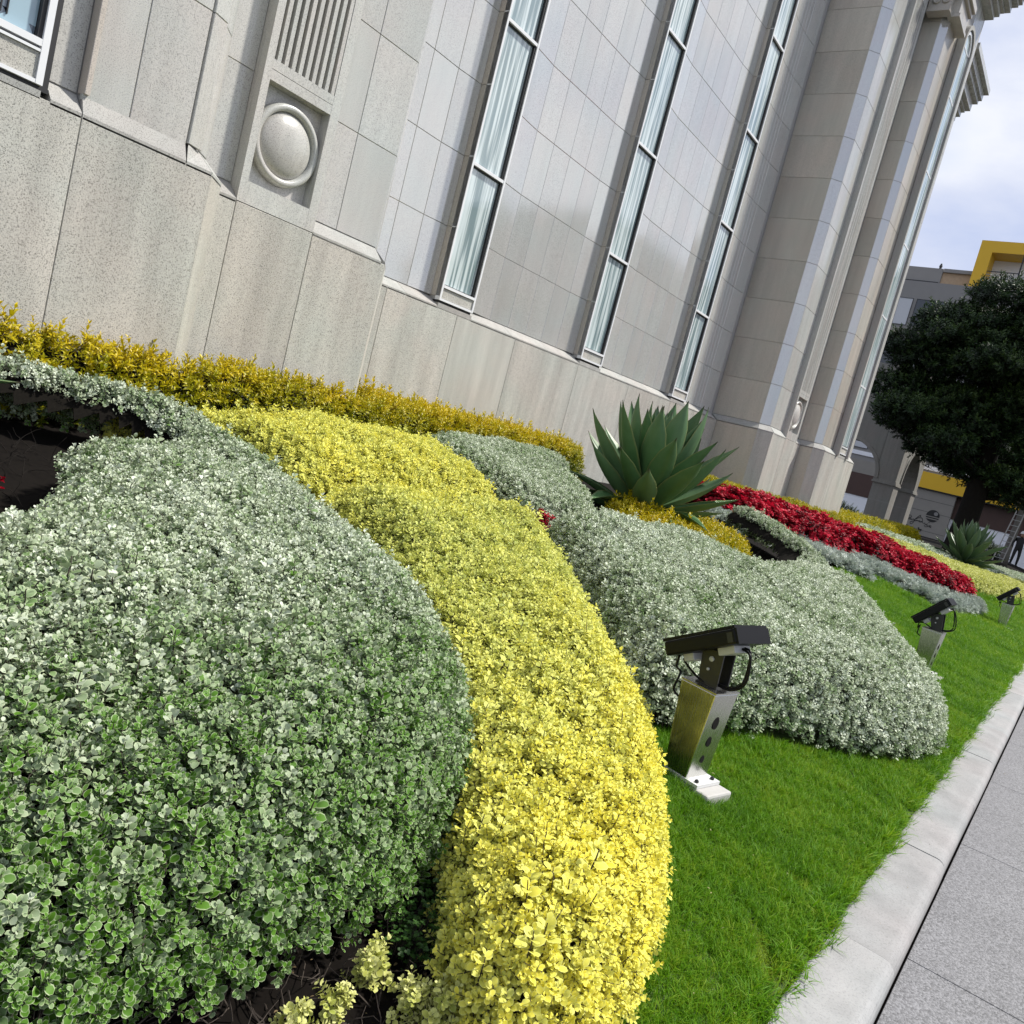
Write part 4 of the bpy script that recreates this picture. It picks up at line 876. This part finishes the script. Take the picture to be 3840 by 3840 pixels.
    e1 = piv @ Vector((-.03,-.166,.025)); e2 = piv @ Vector((-.03,.142,.025)); e3 = piv @ Vector((-.06,.19,.045))
    cable([e1, e1+Vector((-.01,-.06,-.02)), (-.03,-.20,H_+.10), (-.03,-.13,H_+.035), (-.02,-.03,H_+.03)])
    cable([e1+Vector((.02,0,.004)), e1+Vector((.01,-.045,-.01)), (-.01,-.175,H_+.09), (-.02,-.11,H_+.04), (-.02,-.02,H_+.035)])
    cable([e2, e2+Vector((0,.04,-.02)), (-.05,.11,H_+.05), (-.055,.02,H_+.022), (-.03,-.02,H_+.03)])
    cable([e3, e3+Vector((0,.0,-.06)), (-.09,.135,H_+.02), (-.10,.14,H_-.07), (-.085,.105,H_-.10)])
    return root
floodlight('nearest black floodlight on a tapered steel post with white base', (3.50, 1.17, gzf(1.17)+.002), R(30), R(-12))
floodlight('middle black floodlight on a steel post, half hidden by the silver mound', (8.95, 1.02, gzf(1.02)+.0), R(48), R(-4))
floodlight('farthest small floodlight on the lawn at the right edge', (17.2, .96, gzf(.96)+.0), R(48), R(-2))

# ================================================================== trees
def blob_crown(root, clumps, dens, scl, sprigs, name='crown', tint0=0):
    P, Nn, tt = [], [], []
    for (cx, cy, cz, rx, ry, rz_) in clumps:
        n = int(dens*(rx*ry+rx*rz_+ry*rz_)); d = rng.normal(0,1,(n,3)); d /= np.linalg.norm(d,axis=1,keepdims=True)
        keep = (d[:,2] > -.55) | (rng.random(n) < .35); d = d[keep]; n = len(d)
        r_ = (.62+.42*rng.random(n)**.6)*(1+.16*np.sin(5*d[:,0]+cx*3)*np.sin(6*d[:,1]+cy*2)+.12*np.sin(11*d[:,2]+9*d[:,0]))
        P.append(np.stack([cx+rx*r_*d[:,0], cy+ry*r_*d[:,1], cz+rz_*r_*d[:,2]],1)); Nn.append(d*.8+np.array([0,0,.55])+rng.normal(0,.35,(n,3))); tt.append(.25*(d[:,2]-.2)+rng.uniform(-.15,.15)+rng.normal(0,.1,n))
    P, Nn, tt = map(np.concatenate, (P, Nn, tt)); n = len(P); sc = rng.uniform(scl[0], scl[1], n); eu = eulers(Nn, rng.uniform(0,6.28,n), None)
    srcs = []
    for q in range(len(sprigs)):
        o = link('sprig', sprigs[q], root); o.location = Vector(P[q])-root.location; o.rotation_euler = eu[q]; o.scale = (sc[q],)*3; srcs.append(o)
    k = len(sprigs); return scatter(name, root, P[k:]-np.array(root.location), eu[k:], sc[k:], tt[k:]+tint0, scatter_tree(srcs, root.name), k)
def limb(b, p0, p1, r0, r1, seed, n=7, wob=.12):
    rnd = random.Random(seed); p0, p1 = Vector(p0), Vector(p1); pts = []; L_ = (p1-p0).length
    for k in range(n+1):
        t = k/n; pts.append(p0.lerp(p1, t)+Vector((rnd.uniform(-1,1),rnd.uniform(-1,1),rnd.uniform(-.5,.5)))*wob*L_*.25*math.sin(math.pi*t))
    b.tube(pts, [r0+(r1-r0)*k/n for k in range(n+1)], 9); return pts
tx, ty = 32.0, 3.75
tree = empty('tree', 'big dark evergreen tree with thick black trunk at the right', 'tree', (tx, ty, gzf(ty)))
b = MB(); b.tube([(0,0,-.2),(0,0,.15),(.05,.05,.8),(.0,.0,1.7),(-.05,-.02,2.6),(.1,.0,4.2),(.1,-.1,6.2),(.2,0,8.2)], [.62,.50,.40,.36,.35,.28,.18,.07], 14); b.build('trunk', M_BARK, tree, True)
rnd = random.Random(12); CL = []
for k in range(36):
    a = rnd.uniform(0, 6.28); lv = rnd.random(); z = 3.6+6.0*lv; rr = (3.3-1.1*abs(lv-.35)*2)*math.sqrt(rnd.uniform(.15,1)); rr = min(rr, 3.2 if lv < .8 else 2.2)
    zz_ = 3.3+max(0, rr*math.sin(a)-.6)*.55; z = max(z, zz_+1.0-gzf(ty)+.3)
    CL.append((tx+rr*math.cos(a)*.9, ty+.1+rr*math.sin(a), gzf(ty)+z-1.0, rnd.uniform(.6,1.15), rnd.uniform(.65,1.25), rnd.uniform(.26,.5)))
CL += [(tx, ty+2.6, 5.0, .9,1.2,.4),(tx,ty+3.3,6.0,.9,1.0,.6),(tx,ty+3.3,7.6,.9,1.0,.6),(tx,ty+2.6,7.2,.9,1.3,.6),(tx,ty+2.2,8.6,1,1.3,.6),(tx,ty+.8,9.6,1.1,1.3,.6),(tx,ty-.9,9.7,1.1,1.4,.55),(tx,ty-2.2,9.2,1.1,1.4,.55),(tx,ty+1.6,4.2,.8,1.1,.35),(tx,ty-2.4,4.2,1.0,1.4,.6),(tx,ty-2.2,6.0,1.1,1.5,.8),(tx-.5,ty-1.0,7.4,1.2,1.6,.9),(tx-.5,ty+1.0,5.4,1.2,1.6,.9)]
CL += [(tx,ty-1.7,3.3,1.0,1.3,.45),(tx,ty-3.0,3.6,1.0,1.3,.5),(tx+.4,ty+.3,3.7,1.0,1.2,.35)]
blob_crown(tree, CL, 215, (.65,1.2), TREES)
for k, c in enumerate(CL[::2]):
    b = MB(); z0 = min(max(c[2]-gzf(ty)-rnd.uniform(.3,1.4), 2.2), 7.6); limb(b, (.05,0,z0), (c[0]-tx, c[1]-ty, c[2]-gzf(ty)), .10, .02, k); b.build('branch', M_BARK, tree, True)
tx2, ty2 = 49.5, 3.6
tree2 = empty('tree', 'thin grey trunked tree behind the ladder with green crown overhead', 'tree', (tx2, ty2, .75))
b = MB(); b.tube([(0,0,-.2),(0,0,.5),(.05,-.05,1.5),(0,-.1,2.8),(.1,-.2,4.4),(.1,-.3,6)], [.24,.2,.17,.16,.12,.06], 10); b.build('trunk', M_BARK2, tree2, True)
CL2 = []
for k in range(16): a = rnd.uniform(0,6.28); CL2.append((tx2+1.5*math.cos(a), ty2-.5+2.0*math.sin(a)*rnd.random()**.5, .75+rnd.uniform(3.6,7.4), rnd.uniform(.9,1.3), rnd.uniform(.9,1.4), rnd.uniform(.6,.9)))
TREE2 = [tree_sprig(160+i) for i in range(3)]
blob_crown(tree2, CL2, 90, (1.2,1.9), TREE2, tint0=.15)
for k, c in enumerate(CL2[::3]):
    b = MB(); limb(b, (.05,-.1,2.6+.3*k), (c[0]-tx2, c[1]-ty2, c[2]-.75), .07, .02, k+50); b.build('branch', M_BARK2, tree2, True)

# ================================================================== stone arcade beyond the wing
arc = empty('stone_arcade', 'grey stone archway on square pillars beyond the projecting wing', 'archway', (36.5, 9, .88))
M_ARC = stone('arcade_stone', (.25,.24,.222), .5, .35, stain=.15)
def AR(nm, b, m=None): return b.xf(Matrix.Translation((-36.5,-9,-.88))).build(nm, m or M_ARC, arc)
def arch_wall(c0, c1, spring, top, thick, axis, fixed, n=18):
    """wall with a round arch opening, c0..c1 along the axis; fixed = face position"""
    r_ = (c1-c0)/2; cm_ = (c0+c1)/2; b = MB(); pts = []
    for k in range(n+1): a = math.pi*k/n; pts.append((cm_-r_*math.cos(a), spring+r_*math.sin(a)))
    for k in range(n):
        (u0, z0), (u1, z1) = pts[k], pts[k+1]
        for f0, f1 in ((fixed, fixed+thick),):
            q = [(u0,z0),(u1,z1),(u1,top),(u0,top)]
            P = lambda u, w, z: (w, u, z) if axis == 'y' else (u, w, z)
            vs = [P(u, f0, z) for u, z in q]+[P(u, f1, z) for u, z in q]
            b.add(vs, [(0,1,2,3),(7,6,5,4),(0,4,5,1),(2,6,7,3)])
    return b
AR('arch', arch_wall(7.95, 10.75, 2.95, 7.2, .9, 'y', 36.0)); AR('arch', arch_wall(37.0, 40.0, 2.95, 7.2, .75, 'x', 7.10))
def archivolt(c0, c1, spring, axis, fixed, w=.14, pr=.05, n=22):
    r_ = (c1-c0)/2; cm_ = (c0+c1)/2; rings = []
    for k in range(n+1):
        a = math.pi*k/n; ring = []
        for rr, ff in ((r_+.002, fixed-pr), (r_+w, fixed-pr), (r_+w, fixed+.02), (r_+.002, fixed+.02)):
            u, z = cm_-rr*math.cos(a), spring+rr*math.sin(a); ring.append((ff, u, z) if axis == 'y' else (u, ff, z))
        rings.append(ring)
    return MB().loft(rings)
AR('archivolt', archivolt(7.95, 10.75, 2.95, 'y', 36.0)); AR('archivolt', archivolt(37.0, 40.0, 2.95, 'x', 7.10))
for x0, y0 in ((36.0, 7.10), (40.0, 7.10), (36.0, 10.75)):
    AR('pillar', MB().box(x0, x0+.98, y0, y0+.84, .8, 2.78)); AR('impost', MB().box(x0-.06, x0+1.04, y0-.06, y0+.90, 2.781, 2.86).box(x0-.03, x0+1.01, y0-.03, y0+.87, 2.861, 2.949)); AR('upper_pier', MB().box(x0+.003, x0+.977, y0+.003, y0+.837, 2.95, 7.19))
    for k in range(2): AR('pillar_joint', MB().box(x0-.002, x0+.982, y0-.002, y0+.842, 1.35+.7*k, 1.358+.7*k), M_JOINT)
AR('parapet', MB().box(35.9, 41.2, 7.0, 11.7, 7.21, 7.6))

# ================================================================== street block far behind
far = empty('commercial_building', 'yellow and grey street building with white and brown bands far behind the tree', 'building', (64, 8, .5))
FO = Vector((64, 8, .5))
def FR(nm, b, m, par=None): 
    o = b.xf(Matrix.Translation(-FO)).build(nm, m, far)
    if par: o.parent = par
    return o
M_FGREY = plain('render_grey', (.25,.24,.225), .8, noise=.08, scale=1.5); M_FWALL = plain('warm_grey_wall', (.27,.25,.215), .8, noise=.10, scale=2); M_FBROWN = plain('brown_shutter', (.070,.036,.026), .6, noise=.15, scale=3)
M_FYEL = plain('yellow_paint', (.72,.43,.012), .5, noise=.06, scale=1.5); M_FWHITE = plain('white_render', (.86,.86,.87), .7, noise=.03, scale=2); M_FPEACH = plain('pale_brick', (.42,.30,.19), .8, noise=.2, scale=5); M_FDARK = plain('dark_frame', (.02,.02,.022), .5)
FR('wall', MB().box(64.0, 80, -14, 17.5, .2, 18.5), M_FGREY)
FR('white_base', MB().box(63.8, 64.0, -14, 17.5, .2, 2.47), M_FWHITE); FR('brown_band', MB().box(63.75, 64.0, -14, 17.5, 2.48, 4.12), M_FBROWN)
FR('yellow_fascia', MB().box(63.1, 64.0, -14, 11.55, 4.13, 5.25), M_FYEL); FR('fascia_soffit', MB().box(63.15, 64.0, -14, 11.5, 4.06, 4.128), M_FDARK)
FR('grey_band', MB().box(63.8, 64.0, 11.56, 17.5, 4.13, 5.1), M_FWALL); FR('peach_pier', MB().box(63.6, 64.0, 11.6, 12.2, 4.2, 8.0), M_FPEACH)
# mural wall with its lettering
FR('mural_wall', MB().box(63.3, 63.74, 8.45, 11.75, .2, 4.05), M_FWALL)
for z in (1.2, 2.55, 3.35): FR('wall_joint', MB().box(63.292, 63.30, 8.45, 11.75, z, z+.02), M_FDARK)
M_INK = plain('black_ink', (.022,.021,.018), .7)
def disc(yc, zc, r_, z0, z1, x=63.285):
    pts = [(yc+r_*math.cos(a), zc+r_*math.sin(a)) for a in np.linspace(0, 2*math.pi, 49)[:-1]]; pts = [(y, min(max(z, z0), z1)) for y, z in pts]
    n = len(pts); return MB().add([(x,y,z) for y,z in pts]+[(x+.012,y,z) for y,z in pts], [tuple(range(n)), tuple(range(n,2*n))[::-1]]+[(i,i+n,(i+1)%n+n,(i+1)%n) for i in range(n)])
yc, zc = 9.50, 2.36
FR('emblem', disc(yc, zc, .43, zc-.02, zc+.5), M_INK); FR('emblem', disc(yc, zc, .43, zc-.17, zc-.09), M_INK); FR('emblem', disc(yc, zc, .43, zc-.5, zc-.24), M_INK); FR('emblem_moon', disc(yc-.16, zc+.19, .13, 0, 9, 63.275), M_FGREY)
def ink(strokes, r_=.017):
    for st in strokes:
        P = [Vector((63.285, 11.1-u*.5, 1.60+v*.5)) for u, v in st]; out = []
        for i in range(len(P)-1):
            p0, p1, p2, p3 = P[max(i-1,0)], P[i], P[i+1], P[min(i+2,len(P)-1)]
            for k in range(6): t = k/6; out.append(.5*((2*p1)+(p2-p0)*t+(2*p0-5*p1+4*p2-p3)*t*t+(3*p1-p0-3*p2+p3)*t**3))
        FR('script_stroke', MB().tube(out+[P[-1]], r_, 5), M_INK)
ink([[(0,.75),(.25,.95),(.55,.85),(.6,.65),(.35,.55),(.15,.5),(.4,.35),(.75,.35),(.5,.5),(.3,.35)], [(.3,.9),(.2,.3)], [(.8,.35),(.95,.5),(1.05,.35),(1.2,.6),(1.6,1.2),(1.75,1.15),(1.6,.9),(1.2,.5),(1.0,-.1),(.75,-.25),(.7,0),(1.1,.25),(1.7,.45)],
     [(1.3,.35),(1.5,.45),(1.65,.35),(1.8,.5)], [(1.7,.85),(1.95,.9),(2.15,.5),(1.9,.3),(1.75,.35),(2.0,.45),(2.3,.25),(2.5,.3),(2.7,.1),(2.85,.35),(2.75,.15),(3.0,.05),(3.2,.2)], [(2.5,.05),(2.7,-.15),(2.95,-.05),(3.15,.1),(3.4,.15),(3.2,.0),(3.45,-.1)], [(2.9,.5),(3.1,.62)]])
ink([[(-.05,-.45),(.5,-.62),(1.1,-.72),(1.6,-.85)], [(0,-.5),(.6,-.72),(1.2,-.85)], [(1.9,-.5),(2.05,-.75),(2.35,-.7)], [(2.0,-.9),(2.3,-.85)]], .05)
# upper storeys: windows
M_BLIND = plain('white_blind', (.55,.56,.57), .6)
for st in range(4):
    z0 = 6.0+3.1*st
    FR('floor_band', MB().box(63.93, 64.0, -14, 17.5, z0-.55, z0-.25), M_FWHITE if st % 2 == 0 else M_FWALL)
    for k in range(13):
        y0 = 15.2-2.2*k
        w_ = FR('window', MB().box(63.94,64.0,y0-.03,y0+1.93,z0-.03,z0).box(63.94,64.0,y0-.03,y0+1.93,z0+1.9,z0+1.93).box(63.94,64.0,y0-.03,y0,z0,z0+1.9).box(63.94,64.0,y0+1.9,y0+1.93,z0,z0+1.9).box(63.95,64.0,y0+.93,y0+.97,z0,z0+1.9), M_FDARK)
        FR('pane', MB().box(63.965,63.99,y0,y0+.93,z0,z0+1.9), M_BLIND if (k+st) % 3 == 0 else M_WINDOW, w_); FR('pane', MB().box(63.965,63.99,y0+.97,y0+1.9,z0,z0+1.9), M_WINDOW, w_)
# rooftop: grey and pale brick blocks and the yellow frame
FR('roof_block', MB().box(65.5, 78, 14.15, 17.2, 17.9, 19.95), M_FGREY); FR('roof_block', MB().box(65.6, 78, 12.0, 14.14, 17.9, 19.7), M_FPEACH); FR('roof_coping', MB().box(65.4, 78, 11.9, 14.1, 19.701, 19.95), M_FGREY)
FR('roof_glazing', MB().box(65.3, 65.5, 14.3, 17.2, 17.6, 18.75), M_FWHITE); FR('glazing_bar', MB().box(65.24, 65.5, 14.2, 17.3, 18.751, 18.9).box(65.24,65.3,16.3,16.45,15,18.75), M_FDARK)
FR('yellow_frame', MB().box(65.0, 67, 11.3, 12.15, 16.5, 22.05).box(65.0, 67, -6, 11.3, 21.25, 22.05), M_FYEL)
FR('back_panel', MB().box(66.9, 67.1, -6, 11.3, 16.5, 21.25), M_FWHITE); FR('rail_post', MB().box(65.15,65.22,9.25,9.34,17,21.25), M_FDARK)
for k in range(7): FR('rail', MB().box(65.15, 65.2, 9.34, 11.29, 18.75+.2*k, 18.75+.2*k+(.06 if k == 6 else .028)), M_FDARK if k == 6 else M_GREYBOX)
for k in range(9): FR('ladder_rung', MB().box(66.5,66.55,12.16,12.42-.02*k,19.95+.2*k,19.98+.2*k), M_ALU)
FR('roof_vent', MB().lathe([(.09,0),(.09,.25),(.13,.27),(.05,.5),(.02,.5)], 8, Matrix.Translation((66,14.5,19.95))), M_FDARK)

# signs, person, ladder
sg = empty('road_sign', 'small orange diamond road sign with white plate below', 'sign', (41.5, 7.55, .88))
MB().tube([(0,0,0),(0,0,1.05)], .025, 8).build('pole', M_GREYBOX, sg)
dm = [(0,.30),(.20,0),(0,-.30),(-.20,0)]
MB().add([(-.03,y,.86+z) for y,z in dm]+[(-.015,y,.86+z) for y,z in dm], [(0,1,2,3),(7,6,5,4)]+[(i,i+4,(i+1)%4+4,(i+1)%4) for i in range(4)]).build('diamond_plate', plain('orange_sign', (.85,.36,.01), .5), sg)
MB().box(-.036,-.031,-.04,.04,.74,.98).build('symbol', M_INK, sg); MB().box(-.03,-.015,-.13,.13,.22,.50).build('plate', M_WHITE, sg); MB().box(-.034,-.031,-.03,.03,.28,.44).build('symbol', M_INK, sg)

px, py, pz = 47.6, 3.02, .72
per = empty('person', 'person in dark work clothes and white helmet beside the ladder', 'person', (px, py, pz), R(200))
def skin_body(parent, verts, edges, rad, name, m):
    me = bpy.data.meshes.new(name); me.from_pydata(verts, edges, []); o = link(name, me, parent); me.materials.append(m)
    sk = o.modifiers.new('skin', 'SKIN'); sk.use_smooth_shade = True
    for i, r_ in enumerate(rad): me.skin_vertices[0].data[i].radius = r_ if hasattr(r_, '__len__') else (r_, r_)
    me.skin_vertices[0].data[0].use_root = True
    ss = o.modifiers.new('sub', 'SUBSURF'); ss.levels = ss.render_levels = 2; return o
M_CLOTH = plain('black_workwear', (.016,.016,.018), .85, noise=.2, scale=12); M_SKIN = plain('skin', (.30,.17,.11), .55)
V = [(0,0,.95),(0,0,1.15),(.0,0,1.38),(0,0,1.47),(.02,0,1.54),  (0,.10,.90),(.03,.12,.50),(-.02,.12,.09),(.10,.13,.04),  (0,-.10,.90),(.0,-.13,.50),(-.08,-.14,.09),(.04,-.15,.04),
     (0,.19,1.40),(.02,.28,1.14),(.18,.22,.98),(.25,.17,.98),  (0,-.19,1.40),(-.05,-.30,1.16),(.10,-.34,.98),(.17,-.33,.96), (.03,0,1.62),(.03,0,1.70)]
E_ = [(0,1),(1,2),(2,3),(3,4),(0,5),(5,6),(6,7),(7,8),(0,9),(9,10),(10,11),(11,12),(2,13),(13,14),(14,15),(15,16),(2,17),(17,18),(18,19),(19,20),(4,21),(21,22)]
RD = [(.13,.15),(.12,.15),(.13,.17),(.06,.06),(.055,.055),(.095,.095),(.07,.07),(.05,.05),(.045,.035),(.095,.095),(.07,.07),(.05,.05),(.045,.035),(.065,.065),(.05,.05),(.038,.038),(.04,.03),(.065,.065),(.05,.05),(.038,.038),(.04,.03),(.095,.08),(.08,.07)]
skin_body(per, V, E_, RD, 'body', M_CLOTH)
MB().lathe([(.075,1.50),(.088,1.56),(.092,1.64),(.085,1.69),(.05,1.72),(.01,1.73)], 16, Matrix.Translation((.055,0,0))).build('face', M_SKIN, per, True)
MB().lathe([(.15,1.665),(.152,1.675),(.118,1.69),(.112,1.74),(.085,1.79),(.04,1.815),(.005,1.82)], 20, Matrix.Translation((.03,0,0))).build('helmet', M_WHITE, per, True)
ld = empty('ladder', 'pale ladder leaning against the thin tree beside the person', 'ladder', (47.9, 3.75, .74))
for s in (-1, 1): MB().tube([(0, s*.22, 0), (.9, s*.19-.25, 2.75)], .026, 6).build('rail', plain('ladder_metal_'+str(s), (.36,.34,.31), .5), ld)
for k in range(9):
    t = (k+.7)/9.4; MB().tube([(.9*t, -.22+.03*t-.25*t, 2.75*t), (.9*t, .22-.03*t-.25*t, 2.75*t)], .016, 6).build('rung', M_GREYBOX, ld)
for k, (x, y, s, lab) in enumerate(((44, 10.9, 1.0, 'unclear dark low shape seen through the stone arch, built as a bush'), (45, 12.0, .8, 'second unclear dark low shape beyond the stone arch, built as a bush'), (52, 4.8, 1.0, 'dark bush behind the far agave at the ladder foot'))):
    bs_ = empty('dark_low_shape', lab, 'bush', (x, y, .8), group='dark bushes')  # the pair beyond the arch are unclear dark shapes, made up as bushes
    spr = [tree_sprig(180+k*3+i, .10) for i in range(2)]
    blob_crown(bs_, [(x, y, 1.05, .6*s, .75*s, .45*s), (x+.2, y-.6*s, 1.0, .5*s, .5*s, .35*s)], 260, (.7,1.1), spr, 'foliage')
    MB().tube([(0,0,-.1),(0,0,.3)], .05, 6).build('stem', M_BARK, bs_)

# ================================================================== across the street (seen only as reflections in glass and polished stone)
opp = empty('apartment_building', 'apartment block across the street mirrored in the polished wall', 'building', (66, -24, -.2))
def OP(nm, b, m): return b.xf(Matrix.Translation((-66,24,.2))).build(nm, m, opp)
OP('wall', MB().box(50, 84, -34, -20, -.25, 17), M_FGREY); OP('roof_edge', MB().box(49.7, 84.3, -34, -19.7, 17.001, 17.5), M_FWHITE)
for st in range(5):
    for k in range(9): OP('window', MB().box(51.5+3.6*k, 53.9+3.6*k, -20, -19.95, 1.5+3.1*st, 3.3+3.1*st), M_WINDOW)
for k, (x, y, h, lab) in enumerate(((27,-13,7.2,'street tree opposite the nearest slit window'),(35,-14,8.5,'street tree opposite the middle slit window'),(44,-13.5,8.0,'street tree opposite the wing'))):
    t_ = empty('street_tree', lab, 'tree', (x, y, -.2), group='street trees across the road')
    MB().tube([(0,0,-.1),(.05,0,1.2),(0,.1,2.8),(.1,0,h-1.5)], [.22,.17,.13,.05], 8).build('trunk', M_BARK2, t_, True)
    rr = random.Random(k); cl = [(x+rr.uniform(-1.6,1.6), y+rr.uniform(-1.6,1.6), rr.uniform(2.8, h-.8), 1.2, 1.2, .8) for _ in range(12)]
    blob_crown(t_, cl, 40, (1.6,2.4), TREE2, tint0=.2)

# fallen leaves and clippings on soil, lawn and kerb
rnd = random.Random(21)
for nm, lab, n, xr, yr, cols in (('fallen_leaves', 'dry fallen leaves scattered over the bare soil', 150, (.9,1.9), (.62,1.2), (.16,.11,.05)), ('lawn_clippings', 'pale dry clippings scattered on the lawn', 130, (2.0,6.5), (.40,1.3), (.40,.36,.18)), ('kerb_litter', 'few small leaf crumbs on the kerb and path', 46, (2.2,7.5), (-.3,.38), (.22,.17,.08))):
    b = MB()
    for _ in range(n):
        x, y = rnd.uniform(*xr), rnd.uniform(*yr); l = rnd.uniform(.006,.016) if nm != 'kerb_litter' else rnd.uniform(.004,.010)
        z = gzf(y)+(.022 if nm == 'lawn_clippings' else .006) if y > .386 else (.004 if y > .2 else -.096)
        if .12 < y < .2: continue
        v, f, r_ = leaf_geo(l, l*rnd.uniform(.3,.6), .6, .3); M_ = Matrix.Translation((x,y,z)) @ rotm(rnd.uniform(0,6.28), rnd.uniform(-.25,.4), rnd.uniform(-.4,.4))
        b.add([M_ @ Vector(p) for p in v], f)
    tag(b.build(nm, plain(nm, cols, .8, noise=.4, scale=30)), lab, 'leaf litter', kind='stuff')
